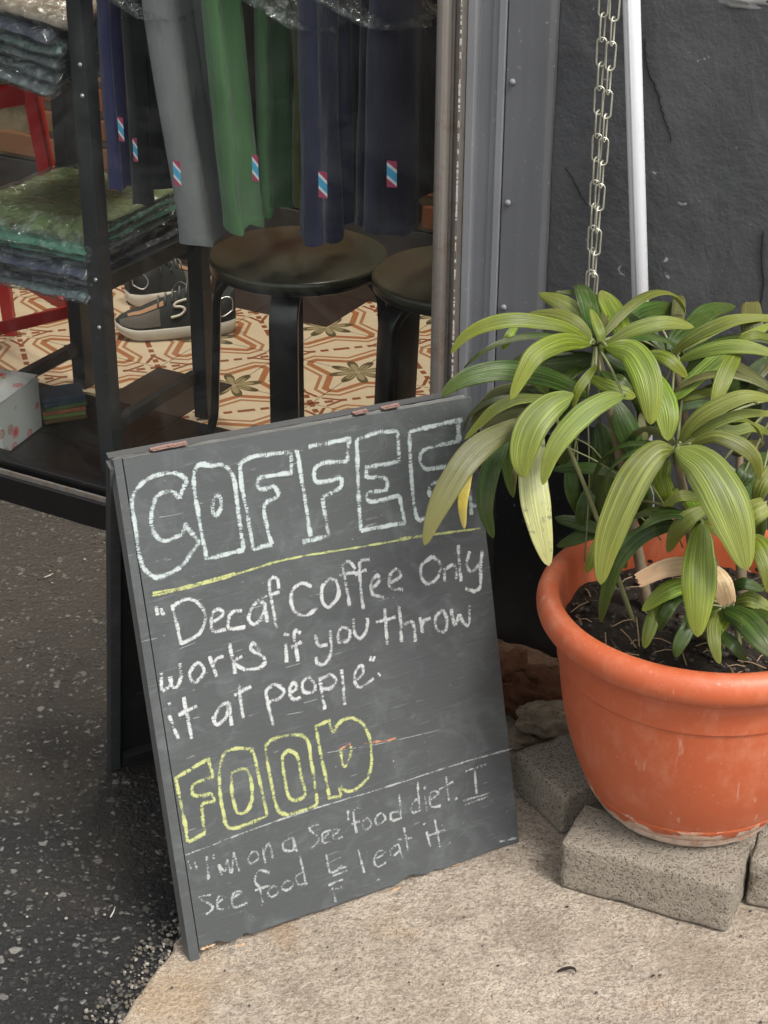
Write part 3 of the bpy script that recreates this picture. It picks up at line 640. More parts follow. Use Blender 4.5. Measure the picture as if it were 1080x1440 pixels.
# display rack: square steel tower
rk = empty('display_rack', W(-.08, .25, FLZ), 'black square steel display rack holding folded shirts behind the window', 'rack')
RU0, RU1, RV0, RV1 = -.225, .085, .10, .41; pw = .0170
for (u, v) in ((RU1, RV0), (RU1 + .01, RV1), (RU0, RV1), (RU0, RV0)):
    mb = MB(); mb.ub(u - pw, u + pw, v - pw, v + pw, FLZ, 1.55 if v < .2 or u < 0 else (.47)); mb.build('post', M['rack'], rk, bevel=.002)
for z, dep in ((.145, .012), (.438, .016)):
    for (u, v0, v1) in ((RU1, RV0 + pw, RV1 - pw), (RU0, RV0 + pw, RV1 - pw)):
        mb = MB(); mb.ub(u - .010, u + .010, v0, v1, z - dep, z + dep); mb.build('side_rail', M['rack'], rk, bevel=.0015)
for z in (.405, .80):
    for v in (RV1,):
        mb = MB(); mb.ub(RU0 + pw, RU1 - pw, v - .009, v + .009, z - .012, z + .012); mb.build('cross_rail', M['rack'], rk, bevel=.0015)
    mb = MB(); mb.ub(RU0 + .013, RU1 - .0185, RV0 + .018, RV1 - .018, z + .0125, z + .0165); mb.build('shelf', M['rack'], rk)
for (u, v, z) in ((RU1, RV0, .455), (RU1, RV0, .36), (RU1 + .01, RV1, .455), (RU1, RV0, .855), (RU1, RV0, .80)):
    mb = MB(); c = W(u + .006, v - pw - .001, z); blob(mb, c, (.0042, .0025, .0042), 1, TH, 2, .02); mb.build('screw_head', M['screw'], rk, True)

# folded bagged shirts
def slab(mb, uc, vc, z, hu, hv_, th, ang, seed, nu=40, nv=34, droop=None, crk=0.0):
    top = []; bot = []
    ca, sa = math.cos(ang), math.sin(ang)
    def P(i, j, s_):
        a = -1 + 2 * i / nu; b = -1 + 2 * j / nv
        ea = 1 - abs(a) ** 10; eb = 1 - abs(b) ** 10
        rim = math.sqrt(max(0, min(1, (1 - abs(a)) * 14))) * math.sqrt(max(0, min(1, (1 - abs(b)) * 12)))
        x = a * hu; y = b * hv_
        x += .005 * noise.noise(Vector((b * 3, seed, 0))) * (abs(a) > .7); y += .006 * noise.noise(Vector((a * 4, seed + 9, 0))) * (abs(b) > .7)
        zz = z + s_ * th * .5 * (.12 + .88 * rim) + .0034 * noise.fractal(Vector((a * 2.6, b * 2.6, seed * 3.)), 1, 2, 4) + .0016 * noise.noise(Vector((a * 9 + b * 5, b * 12, seed * 2.)))
        if crk: zz += s_ * crk * max(0, 1 - 3.2 * abs(noise.noise(Vector((a * 3.1 + seed, b * 3.6, seed))))) + s_ * crk * .6 * max(0, 1 - 3 * abs(noise.noise(Vector((a * 7, b * 6 + seed, 3.)))))
        if droop: zz -= droop(a, b)
        return W(uc + x * ca - y * sa, vc + x * sa + y * ca, zz)
    T = [[P(i, j, 1) for i in range(nu + 1)] for j in range(nv + 1)]; Bq = [[P(i, j, -1) for i in range(nu + 1)] for j in range(nv + 1)]
    mb.grid(T); mb.grid([r_[::-1] for r_ in Bq])
    def side(a, b): mb.grid([a, b])
    side(Bq[0], T[0]); side(T[-1], Bq[-1]); side([r_[0] for r_ in T], [r_[0] for r_ in Bq]); side([r_[-1] for r_ in Bq], [r_[-1] for r_ in T])
def weld(o):
    b = bmesh.new(); b.from_mesh(o.data); bmesh.ops.remove_doubles(b, verts=b.verts, dist=1e-5); bmesh.ops.recalc_face_normals(b, faces=b.faces); b.to_mesh(o.data); b.free(); return o
cloths = {}
def folded(label, uc, vc, z, hu, hv_, th, ang, seed, col, group, tagc=None, droop=None):
    if col not in cloths: cloths[col] = m_cloth('bagged_cloth', col, True)
    mb = MB(); slab(mb, uc, vc, z, hu, hv_, th, ang, seed, droop=droop); o_ = weld(mb.build('folded_shirt', cloths[col], None, True)); tag(o_, label, 'folded shirt', group)
    mb = MB(); slab(mb, uc, vc, z + .0003, hu + .011, hv_ + .010, th + .0030, ang + .02, seed + 40, 64, 56, droop=droop, crk=.0020); weld(mb.build('plastic_bag', M['film'], o_, True))
    return o_
G1 = 'folded shirts in clear bags on the lower rack shelf'; z = .4225
seq = [((.16, .20, .22), 'grey bagged shirt at the very bottom of the lower stack'), ((.035, .038, .085), 'dark navy bagged shirt second from the bottom of the lower stack'), ((.13, .12, .16), 'mauve grey bagged shirt below the navy ones in the lower stack'),
       ((.05, .055, .11), 'navy bagged shirt in the middle of the lower stack'), ((.24, .30, .32), 'pale grey bagged shirt in the middle of the lower stack'), ((.07, .30, .20), 'teal green bagged shirt above the pale grey one in the lower stack'), ((.05, .19, .12), 'dark green bagged shirt just under the top of the lower stack'), ((.13, .175, .06), 'olive bagged shirt lying on top of the lower stack')]
for i, (c, lb) in enumerate(seq):
    th = .0145; folded(lb, -.078 + random.uniform(-.008, .006), .240 + random.uniform(-.010, .010), z + th / 2, .148, .158, th, random.uniform(-.05, .05), i + 1, c, G1, None, lambda a, b: .022 * max(0, -b - .72) / .28); z += th + .0012
G2 = 'folded shirts in clear bags on the upper rack shelf'; z = .818
for i, (c, lb) in enumerate([((.10, .11, .12), 'grey bagged shirt at the bottom of the upper stack, one corner hanging'), ((.06, .07, .075), 'charcoal bagged shirt second in the upper stack'), ((.11, .12, .13), 'mid grey bagged shirt third in the upper stack'), ((.03, .07, .065), 'dark teal bagged shirt in the upper stack'), ((.05, .055, .09), 'slate blue bagged shirt near the top of the upper stack'), ((.24, .17, .12), 'tan bagged shirt on the top of the upper stack')]):
    th = .021
    folded(lb, -.100 + random.uniform(-.012, .012), .235 + random.uniform(-.012, .012), z + th / 2, .145, .160, th, random.uniform(-.12, .12), i + 21, c, G2, None, lambda a, b: .045 * max(0, a * .5 - b * .5 - .45) + .02 * max(0, -b - .7)); z += th + .0015
# red metal stool behind the rack
rs = empty('red_stool', W(-.35, .5, FLZ), 'bright red metal stool with splayed legs behind the rack at the left edge', 'stool')
F1 = W(-.228, .425, FLZ); F2 = F1 - Vector((math.cos(R(38)), math.sin(R(38)), 0)) * .36; pr = Vector((-math.sin(R(38)), math.cos(R(38)), 0)) * .36
F3 = F2 + pr; F4 = F1 + pr; cen = (F1 + F3) / 2; cen.z = 0
top = [cen + (f - cen).xy.to_3d() * .72 + ez * .70 for f in (F1, F2, F3, F4)]
for f, t_ in zip((F1, F2, F3, F4), top):
    mb = MB(); n_ = (t_ - f).normalized(); a = (Vector((f.x - cen.x, f.y - cen.y, 0))).normalized(); b_ = n_.cross(a).normalized(); c_ = b_.cross(n_)
    p = [f + b_ * (i * .016 * .8) + c_ * (j * .012) for i, j in ((-1, -1), (1, -1), (1, 1), (-1, 1))] + [t_ + b_ * (i * .021) + c_ * (j * .014) for i, j in ((-1, -1), (1, -1), (1, 1), (-1, 1))]
    mb.box8(p); mb.build('leg', M['red'], rs, bevel=.003)
def bar_between(mb, a, b, hw, hh):
    d = (b - a); L = d.length; d.normalize(); s_ = d.cross(ez).normalized(); mb.boxax((a + b) / 2, d, s_, ez, L / 2, hw, hh)
FF = (F1, F2, F3, F4)
for i in range(4):
    a = FF[i].lerp(top[i], .26); b = FF[(i + 1) % 4].lerp(top[(i + 1) % 4], .26); mb = MB(); bar_between(mb, a, b, .004, .014); mb.build('foot_bar', M['red'], rs, bevel=.0015)
mb = MB(); p = [cen + (f - cen).xy.to_3d() * .78 + ez * .665 for f in FF] + [cen + (f - cen).xy.to_3d() * .76 + ez * .712 for f in FF]; mb.box8(p); mb.build('seat', M['red'], rs, bevel=.01)
for k in range(5):
    mb = MB(); c = cen + ez * (.713 + .007 + k * .0135); a = R(38 + (-4, 3, -2, 5, 0)[k]); ax = Vector((math.cos(a), math.sin(a), 0)); ay = Vector((-math.sin(a), math.cos(a), 0))
    mb.boxax(c, ax, ay, ez, .135, .125, .0058); tag(mb.build('paper_bundle', M['paper'], None, bevel=.003), ['brown paper bundle lying directly on the red stool seat', 'brown paper bundle second up on the red stool', 'brown paper bundle in the middle of the pile on the red stool', 'brown paper bundle fourth up on the red stool', 'brown paper bundle on top of the pile on the red stool'][k], 'paper', 'brown paper bundles on the red stool')

# printed box and booklets
c1 = onz(60, 600, FLZ + .002); c0 = onz(5, 642, FLZ + .002); d = (c1 - c0).normalized(); sd = Vector((-d.y, d.x, 0)); H = .112
bx = MB(); L = (c1 - c0).length
q = [c0, c1, c1 + sd * .22, c0 + sd * .22]; bx.box8([p for p in q] + [p + ez * H for p in q])
o = recalc(bx.build('printed_box', M['print'], None, bevel=.002)); tag(o, 'white cardboard box printed with red and green flowers low in the left window corner', 'box')
# the lid flap edge
mb = MB(); mb.box8([p + ez * (H + .0005) for p in (c0 - sd * .002, c1 + d * .002, c1 + d * .002 + sd * .222, c0 + sd * .222)] + [p + ez * (H + .004) for p in (c0 - sd * .002, c1 + d * .002, c1 + d * .002 + sd * .222, c0 + sd * .222)]); mb.build('lid', M['print'], o)
zc = FLZ + .001
for k, (c, lb) in enumerate([((.12, .07, .03), 'ochre booklet at the bottom of the small pile by the flowered box'), ((.13, .17, .05), 'green booklet second from the bottom of the small pile'), ((.30, .10, .05), 'orange red booklet in the middle of the small pile'), ((.08, .13, .05), 'dark green booklet under the blue ones in the small pile'), ((.03, .06, .08), 'teal blue booklet near the top of the small pile'), ((.04, .06, .09), 'pale blue booklet on top of the small pile')]):
    pc = onz(88, 585, FLZ); a = TH + R(52) + random.uniform(-.12, .12); ax = Vector((math.cos(a), math.sin(a), 0)); ay = Vector((-math.sin(a), math.cos(a), 0))
    mb = MB(); mb.boxax(Vector((pc.x, pc.y, zc + .0045)), ax, ay, ez, .045, .033, .0042); tag(mb.build('booklet', simple('booklet_cover', c, .4), None, bevel=.001), lb, 'booklet', 'booklets piled on the shop floor'); zc += .0095

# sneakers
def sneaker(toe, heel, label, group, z0=FLZ + .0005, mark=True):
    d = (toe - heel); L = d.length; d.normalize(); sd = Vector((-d.y, d.x, 0)); base = Vector((heel.x, heel.y, z0))
    sh = empty('sneaker', base, label, 'shoe', group)
    def P(t, s_, z_): return base + d * (t * L) + sd * s_ + ez * z_
    ts = [i / 28 for i in range(29)]
    def hw(t): return .040 * (math.sin(min(1, (t + .035) / .2) * math.pi / 2) ** .6) * (math.sqrt(max(0, 1 - max(0, (t - .72) / .285) ** 2.4))) * (1 + .13 * math.sin(max(0, t - .35) / .65 * math.pi)) + .001
    def solez(t): return .032 - .006 * t + (.014 * max(0, (t - .8) / .2) ** 2) + .004 * max(0, .15 - t)
    def botz(t): return .022 * max(0, (t - .78) / .22) ** 2 + .008 * max(0, (.10 - t) / .1) ** 2
    rows = []
    for t in ts:
        w_ = hw(t); rows.append([P(t, -w_ * .93, botz(t)), P(t, -w_ * 1.04, botz(t) + .008), P(t, -w_ * 1.0, botz(t) * .4 + solez(t) * .55), P(t, -w_ * 1.03, solez(t)), P(t, -w_ * .8, solez(t) + .001), P(t, w_ * .8, solez(t) + .001), P(t, w_ * 1.03, solez(t)), P(t, w_, botz(t) * .4 + solez(t) * .55), P(t, w_ * 1.04, botz(t) + .008), P(t, w_ * .93, botz(t)), P(t, -w_ * .93, botz(t))])
    mb = MB(); mb.grid(rows); mb.add(rows[0][:-1], [tuple(range(10))]); mb.add(rows[-1][:-1], [tuple(range(10))]); weld(mb.build('sole', M['sole'], sh, True))
    def toph(t):
        if t < .30: return .118 - .030 * math.sin(t / .30 * math.pi)
        if t < .80: return .122 - (t - .30) / .5 * .056
        return .066 - .022 * ((t - .8) / .2) ** 2
    rows = []; cols = 17
    for t in ts:
        w_ = hw(t) * .95; h = max(.004, toph(t) - solez(t)); op = 1 if t < .33 else 0
        r_ = []
        for k in range(cols):
            a = math.pi * k / (cols - 1); cx = -math.cos(a); sz = math.sin(a) ** (.55 if t > .35 else .45)
            if t < .33 and .3 * math.pi < a < .7 * math.pi: sz = math.sin(.3 * math.pi) ** .45
            if t < .33 and abs(cx) < .5: zz = solez(t) + h * .3
            else: zz = solez(t) + h * sz
            r_.append(P(t, cx * w_ * (1 - .30 * sz * (t > .35)) * (1 - .12 * sz), zz))
        rows.append(r_)
    mb = MB(); mb.grid(rows); mb.add(rows[0], [tuple(range(cols))]); mb.add(rows[-1], [tuple(range(cols))])
    weld(mb.build('upper', M['shoe'], sh, True))
    for sgn in (-1, 1):       # grey toe cap, silver heel piping and S mark on both sides
        def side(t, f, off=.0016):
            w_ = hw(t) * .95; h = toph(t) - solez(t); a = math.asin(min(1, f)); sz = f ** .55
            return P(t, sgn * (math.cos(a) * w_ * (1 - .30 * sz * (t > .35)) * (1 - .12 * sz) + off), solez(t) + h * sz + off * .3)
        mb = MB(); mb.grid([[side(.64 + .33 * i / 12, .02 + .62 * j / 6) for j in range(7)] for i in range(13)]); mb.build('toe_cap', M['shoegrey'], sh, True)
        mb = MB(); mb.grid([[side(.60 + .30 * i / 10, .70 + .22 * j / 4, .002) for j in range(5)] for i in range(11)]); mb.build('trim', M['tan'], sh, True)
        sp = [(.52, .60), (.44, .62), (.415, .50), (.47, .40), (.50, .28), (.46, .17), (.38, .16)]
        if sgn > 0: sp = [(.93 - t, f) for t, f in sp]
        pp = smooth_poly([side(t, f, .003) for t, f in sp], 5); mb = MB(); mb.tube(pp, .0030, 6); mark and mb.build('letter_s', M['sole'], sh, True)
        pp = smooth_poly([side(t, f, .002) for t, f in ((.03, .12), (.03, .45), (.09, .80), (.17, .62), (.19, .25), (.12, .08), (.03, .12))], 5); mb = MB(); mb.tube(pp, .0018, 6); mb.build('heel_piping', M['silver'], sh, True)
    for k in range(5):
        t = .38 + k * .06; h = toph(t); mb = MB()
        mb.tube([P(t, -.022, h - .010), P(t + .012, -.010, h + .0035), P(t + .02, .010, h + .0035), P(t + .028, .022, h - .012)], .0022, 6); mb.build('lace', M['lace'], sh, True)
    mb = MB(); mb.tube(smooth_poly([P(.40, 0, toph(.4) + .006), P(.45, -.02, toph(.45) + .012), P(.5, -.032, toph(.5) - .006), P(.47, -.03, toph(.5) - .02)], 5), .0016, 6); mb.tube(smooth_poly([P(.40, 0, toph(.4) + .006), P(.34, -.02, toph(.38) + .016), P(.36, -.032, .075)], 5), .0016, 6); mb.build('lace_bow', M['lace'], sh, True)
    return sh
hl = onz(331, 462, FLZ); te = onz(164, 474, FLZ); sneaker(te, hl, 'black sneaker with white sole, grey toe cap and S mark on the patterned tiles', 'black sneakers under the rack')
hl = onz(180, 428, FLZ); te = onz(296, 408, FLZ); sneaker(te, hl, 'second black sneaker standing behind the one with the visible S mark', 'black sneakers under the rack', mark=False)

# ------------------------------------------------------------------ hanging shirts
FLAG = [simple('tag_white', (.55, .56, .57), .6), simple('tag_blue', (.05, .27, .46), .6), simple('tag_red', (.30, .03, .08), .6)]
def drape(mb, u, v0, v1, hem, th, seed, ztop=1.36, foldn=2.2, amp=.008, lean=0.0, hemslope=0.0, ul=0.0, shoulder=True, nz=26, ns=44):
    HT_ = [0, .0006, .010, .0165, .018, .0195] + [.03 + .97 * k / nz for k in range(nz + 1)]
    rows = []
    for j in range(len(HT_)):
        t = HT_[j]; z = hem + (ztop - hem) * t; r_ = []
        ff = 1 - .45 * t; vm = (v0 + v1) / 2 + lean * (1 - t); hv_ = (v1 - v0) / 2 * (1 - .22 * t)
        if shoulder and t > .88: hv_ *= math.cos((t - .88) / .12 * 1.25); 
        for k in range(ns):
            a = 2 * math.pi * k / ns; cv = math.cos(a); su = math.sin(a)
            sv = math.copysign(abs(cv) ** .85, cv); 
            fold = amp * ff * (math.sin(foldn * math.pi * sv + seed * 1.7 + .6 * t) + 1.1 * noise.noise(Vector((sv * 2.2, t * 2.4, seed))) + .35 * noise.noise(Vector((sv * 5.5 + t * 3, t * 6, seed + 5))))
            hb = .0009 if t < .0175 else (-.0007 if t < .019 else 0)
            thk = math.copysign(hb, su) + th * .5 * (abs(su) ** .7) * math.copysign(1, su) * (.75 + .35 * ff)
            zz = z + (hemslope * sv + .006 * math.sin(sv * 4 + seed) + .005 * noise.noise(Vector((a, seed, 1)))) * (1 - t) ** 3
            r_.append(W(u - ul * t + thk + fold + .003 * noise.noise(Vector((t * 5, seed, sv))), vm + sv * hv_, zz))
        r_.append(r_[0]); rows.append(r_)
    mb.grid(rows)
def shirt(label, col, pieces, tagpx=None, tagu=0, cover=None, top=1.36, tv=.10):
    s = empty('hanging_shirt', W(pieces[0][1], .25, .6), label, 'shirt', 'shirts hanging behind the window'); mt = m_cloth('shirt_cloth', col)
    for nm, u, v0, v1, hem, th, kw in pieces:
        mb = MB(); drape(mb, u, v0, v1, hem, th, len(label) * .37 + u * 9, top, **kw); o_ = weld(mb.build(nm, mt, s, True))
    if tagpx:
        x, y, wd, hh = tagpx
        p = onP(x, y, W(pieces[0][1] + pieces[0][5] * .5 + .012 + tagu, 0, 0), (fu * .6 - fv * .8).normalized())
        p = onP(x, y, W(pieces[0][1] + tagu, tv, 0), fv)
        ax = (Vector((1, .15, -.12 - .1 * (wd % 3)))).normalized(); k = .5 * p.y / FPX * .98
        mb = MB(); rows_ = [-1, -.62, -.36, .36, .62, 1]; mi = [2, 0, 1, 0, 2]
        for i in range(5):
            a, b = rows_[i], rows_[i + 1]; sl = .28
            def Q(xx, r_): return p + ax * (xx * wd * k) + ez * ((r_ * (1 if abs(r_) == 1 else 1) + (-xx * sl if abs(r_) < 1 else 0)) * hh * k * 1.1)
            q = [Q(-1, a), Q(1, a), Q(1, b), Q(-1, b)]; dn = Vector((.1, .9, 0)) * .0012
            mb.box8([q[0], q[1], q[1] + dn, q[0] + dn, q[3], q[2], q[2] + dn, q[3] + dn], mi[i])
        recalc(mb.build('flag_tag', FLAG, s))
    if cover:
        u, v0, v1, hem, th = cover; mb = MB(); drape(mb, u, v0, v1, hem, th, 5, top + .01, 3, .01, 0, .0, True); weld(mb.build('plastic_cover', M['film'], s, True))
    # hanger hook
    u = pieces[0][1]; mb = MB(); mb.tube(smooth_poly([W(u, .25, top - .01), W(u, .25, top + .04), W(u, .262, top + .065), W(u, .25, top + .083), W(u, .236, top + .068)], 6), .0018, 6); mb.build('hanger_hook', M['silver'], s, True)
    return s
kw0 = dict(foldn=1.2, amp=.004)
shirt('indigo blue shirt at the left end of the rail beside the rack post', (.024, .024, .080), [('sleeve', .140, .085, .135, .635, .03, kw0)], (170, 182, 8, 32), .02, tv=.085)
shirt('black shirt between the indigo and the grey one', (.012, .012, .013), [('sleeve', .196, .085, .125, .615, .028, kw0), ('body', .212, .105, .42, .640, .045, dict(foldn=2.6, amp=.009))], (190, 211, 6, 32), .01, tv=.08)
shirt('plain grey shirt with the longest hem, fourth from the post', (.15, .15, .152), [('sleeve', .325, .045, .180, .568, .055, dict(foldn=1.5, amp=.009, ul=.11)), ('body', .300, .13, .20, .62, .04, dict(foldn=1.6, amp=.006))], (249, 244, 11, 34), -.05, (.27, .04, .165, .955, .06), tv=.032)
shirt('brown olive shirt squeezed between grey and bright green', (.10, .078, .042), [('body', .362, .12, .45, .615, .035, dict(foldn=2.2, amp=.006))])
mb = MB()
for st_ in ([(313, 66), (313, 86)], [(319, 66), (319, 86), (327, 86)], [(319, 66), (327, 66)], [(319, 76), (325, 76)]):
    mb.tube([onP(x, y, W(.33, .095, 0), fv) for x, y in st_], .0009, 5)
shirt_letters = mb.build('printed_letters', simple('faded_print', (.12, .10, .07), .8), bpy.data.objects['hanging_shirt.003']); shirt_letters['kind'] = 'stuff'
shirt('bright leaf green shirt with a lighter front fold', (.075, .150, .065), [('sleeve', .422, .045, .130, .615, .044, dict(foldn=1.4, amp=.008, ul=.06)), ('body', .440, .115, .225, .628, .035, dict(foldn=1.6, amp=.007))], (359, 237, 9, 36), -.01, tv=.035)
shirt('dark olive green shirt behind the bright green one', (.095, .105, .036), [('body', .478, .165, .36, .635, .035, dict(foldn=1.7, amp=.006))])
shirt('slate navy shirt right of the green ones, hem over the stool seat', (.028, .028, .056), [('sleeve', .572, .05, .145, .612, .045, dict(foldn=1.3, amp=.006)), ('body', .586, .13, .235, .630, .035, dict(foldn=1.6, amp=.006))], (454, 260, 13, 36), .0, (.57, .045, .16, .97, .055), tv=.035)
shirt('near black navy shirt hanging second from the window frame', (.014, .013, .026), [('body', .648, .10, .42, .650, .04, dict(foldn=2.0, amp=.008))])
shirt('dark navy shirt nearest the window frame with a chest pocket line', (.016, .015, .032), [('body', .706, .045, .195, .650, .045, dict(foldn=1.3, amp=.006))], (551, 245, 15, 36), .02, (.715, .03, .24, .99, .07), tv=.03)
rail = empty('clothes_rail', W(.4, .25, 1.44), 'slim black clothes rail above the frame from which the shirts hang', 'rail')
mb = MB(); mb.tube([W(-.2, .25, 1.432), W(.86, .25, 1.432)], .009, 12); mb.build('bar', M['rack'], rail, True)
for u in (-.1, .8):
    mb = MB(); mb.tube([W(u, .25, 1.44), W(u, .25, 2.6)], .006, 8); mb.build('drop_rod', M['rack'], rail, True)
#PART2
# lit ceiling panels of the shop
for u, v in ((.35, .75), (-.75, .8)):
    cp = empty('ceiling_lamp', W(u, v, 2.6), 'warm white square ceiling lamp above the %s of the shop' % ('stools' if u > 0 else 'rack'), 'lamp')
    mb = MB(); mb.ub(u - .2, u + .2, v - .2, v + .2, 2.585, 2.5995); mb.build('housing', M['silver'], cp)
    em = bpy.data.materials.new('lamp_diffuser'); em.use_nodes = True; pb = em.node_tree.nodes['Principled BSDF']; pb.inputs['Emission Color'].default_value = (1, .86, .68, 1); pb.inputs['Emission Strength'].default_value = 3
    mb = MB(); mb.ub(u - .18, u + .18, v - .18, v + .18, 2.581, 2.5845); mb.build('diffuser', em, cp)
    al = bpy.data.lights.new('ceiling_light', 'AREA'); al.size = .36; al.energy = LAMP * (1 if u > 0 else 1.0); al.color = (1, .92, .82)
    ao = bpy.data.objects.new('ceiling_light', al); COL.objects.link(ao); ao.location = W(u, v, 2.575)

# ------------------------------------------------------------------ sandwich board
FL = onz(270, 1352); FR = onz(730, 1184)
wdir = (FR - FL).normalized(); bdir = Vector((-wdir.y, wdir.x, 0))
TLp = onP(165, 642, FL + bdir * .212, bdir); TRp = onP(663, 557, FL + bdir * .212, bdir)
BLb = onz(152, 1071, -.012)
sb = empty('sandwich_board', (FL + FR) / 2 + bdir * .22, 'black A-frame chalkboard with COFFEE and FOOD chalked on it, standing at the pavement joint', 'chalkboard')
# local board frame: s along width (m), t up the slope (m), origin at bottom left
bx_ = (FR - FL).normalized(); by_ = ((TLp + TRp) / 2 - (FL + FR) / 2); by_ = (by_ - bx_ * by_.dot(bx_)).normalized(); bn = bx_.cross(by_).normalized()   # bn faces the viewer
if bn.y > 0: bn = -bn
def st(P): q = P - FL; return q.dot(bx_), q.dot(by_)
def BP(s_, t_, off=0.0): return FL + bx_ * s_ + by_ * t_ + bn * off
def brd(x, y, off=0.0): return onP(x, y, FL + bn * off, bn)
sTL, tTL = st(brd(173, 645)); sTR, tTR = st(brd(663, 558)); sBR, tBR = st(brd(730, 1184)); sBL, tBL = st(brd(281, 1338))
def panel(mb, corners, th, seed=1, nx=60, ny=90, bot=True, mi=0, mie=1, offs=0.0, jag=.0022, fn=BP, chips=()):
    (s0, t0), (s1, t1), (s2, t2), (s3, t3) = corners     # BL BR TR TL
    F = []; U = []
    for j in range(ny + 1):
        b = j / ny; r_ = []; ur = []
        for i in range(nx + 1):
            a = i / nx
            ss = (s0 + (s1 - s0) * a) * (1 - b) + (s3 + (s2 - s3) * a) * b
            tt = (t0 + (t1 - t0) * a) * (1 - b) + (t3 + (t2 - t3) * a) * b
            if bot: 
                k = max(0, 1 - b * 12)
                jj = jag * (noise.fractal(Vector((a * 14, seed, 0)), 1, 2, 4) + .6 * noise.noise(Vector((a * 60, seed, 1))))
                for ca, cw, cd_ in chips:
                    jj += cd_ * max(0, 1 - abs(a - ca) / cw)
                tt += max(jj, -.004) * k
            r_.append((ss, tt)); ur.append((ss, tt))
        F.append(r_); U.append(ur)
    A = [[fn(s_, t_, offs + .0006 * noise.noise(Vector((s_ * 9, t_ * 9, seed)))) for s_, t_ in r_] for r_ in F]
    Bk = [[fn(s_, t_, offs - th) for s_, t_ in r_] for r_ in F]
    mb.grid(A, mi, U); mb.grid([r_[::-1] for r_ in Bk], mi, [r_[::-1] for r_ in U])
    def side(a, b, ua, m_): mb.grid([a, b], m_, [ua, [(x + .3, y + .007) for x, y in ua]])
    side(Bk[0], A[0], U[0], mie); side(A[-1], Bk[-1], U[-1], mie)
    side([r_[0] for r_ in A], [r_[0] for r_ in Bk], [r_[0] for r_ in U], mie); side([r_[-1] for r_ in Bk], [r_[-1] for r_ in A], [r_[-1] for r_ in U], mie)
mb = MB(); panel(mb, [(sBL, tBL), (sBR, tBR), (sTR, tTR), (sTL, tTL)], .009, 3, chips=((.05, .03, .007), (.13, .02, .006), (.64, .035, .008), (.72, .02, .003)))
fp = mb.build('front_panel', [M['board'], M['boardedge']], sb)
# batten along the left edge, behind and beside the panel
sl0, tl0 = st(brd(268, 1354)); sl1, tl1 = st(brd(160, 647))
mb = MB(); g_ = .0014
panel(mb, [(sl0, tl0), (sBL - g_, tBL - .012), (sTL - g_, tTL + .002), (sl1, tl1)], .020, 5, 3, 60, offs=-.0012, jag=.001); mb.build('side_batten', [M['board'], M['boardedge']], sb)
mb = MB(); panel(mb, [(sBR - .022, tBR + .012), (sBR - .002, tBR + .012), (sTR - .002, tTR - .012), (sTR - .022, tTR - .012)], .018, 6, 3, 40, offs=-.0105, jag=0); mb.build('rear_batten', [M['boardback'], M['boardback']], sb)
mb = MB(); panel(mb, [(sTL + .004, tTL - .030), (sTR - .024, tTR - .030), (sTR - .024, tTR - .003), (sTL + .004, tTL - .003)], .018, 6, 3, 4, offs=-.0105, jag=0); mb.build('top_rail', [M['board'], M['boardedge']], sb)
# shallow step line under the top edge of the front panel
# back panel: hinged along the top, its left foot behind on the asphalt
bTL = onP(149, 637, FL + bdir * .236, bdir); bTR = onP(641, 548, FL + bdir * .236, bdir)
bw_ = (bTR - bTL); BRb = BLb + (FR - FL) * 1.0; BRb.z = -.002
kx = bw_.normalized(); ky = (bTL - BLb); ky = (ky - kx * ky.dot(kx)).normalized(); kn = kx.cross(ky).normalized()
if kn.y < 0: kn = -kn
def BK(s_, t_, off=0.0): return BLb + kx * s_ + ky * t_ + kn * off
def stk(P): q = P - BLb; return q.dot(kx), q.dot(ky)
a3 = stk(bTL); a2 = stk(bTR); a1 = stk(BRb)
mb = MB(); panel(mb, [(0.0, .0), (a1[0], a1[1]), a2, a3], .010, 8, 40, 40, offs=-.0, fn=BK, jag=.003); bpn = mb.build('back_panel', [M['boardback'], M['boardback']], sb)
mb = MB(); panel(mb, [(-.0055, .0), (.010, .0), (a3[0] + .010, a3[1] - .003), (a3[0] - .004, a3[1] - .003)], .016, 9, 3, 40, offs=-.0105, fn=BK, jag=.001); mb.build('back_batten', [M['board'], M['boardback']], sb)
mb = MB(); panel(mb, [(.0115, .006), (a1[0] - .03, a1[1] + .006), (a1[0] - .03, a1[1] + .035), (.0115, .035)], .014, 10, 20, 3, offs=-.0105, fn=BK, jag=.001); mb.build('back_foot_rail', [M['boardback'], M['boardback']], sb)
# top ledge strip between the two panels
mb = MB(); n = 40; rw = []
P0 = BP(sTL - .002, tTL, -.0095); P1 = BP(sTR, tTR, -.0095); Q0 = BK(a3[0], a3[1], -.0105); Q1 = BK(a2[0], a2[1], -.0105)
n = 50; A_ = []; B_ = []; C2 = []; ua = []; ubb = []
for i in range(n + 1):
    f = i / n; p = P0.lerp(P1, f); q = Q0.lerp(Q1, f); j_ = .0012 * noise.noise(Vector((f * 22, 0, 0)))
    A_.append(p.lerp(q, .06) - ez * .004); B_.append(p.lerp(q, .5) + ez * (.0015 + j_)); C2.append(p.lerp(q, .94) - ez * .002); ua.append((f * .5, 0)); ubb.append((f * .5, .012))
rs_ = [[a + o2 for a in r_] for r_, o2 in ((A_, -ez * .010), (A_, Vector()), (B_, Vector()), (C2, Vector()), (C2, -ez * .010))]
mb = MB(); mb.grid(rs_, 0, [ua, ua, ubb, ua, ua]); mb.build('top_strip', M['boardedge'], sb)
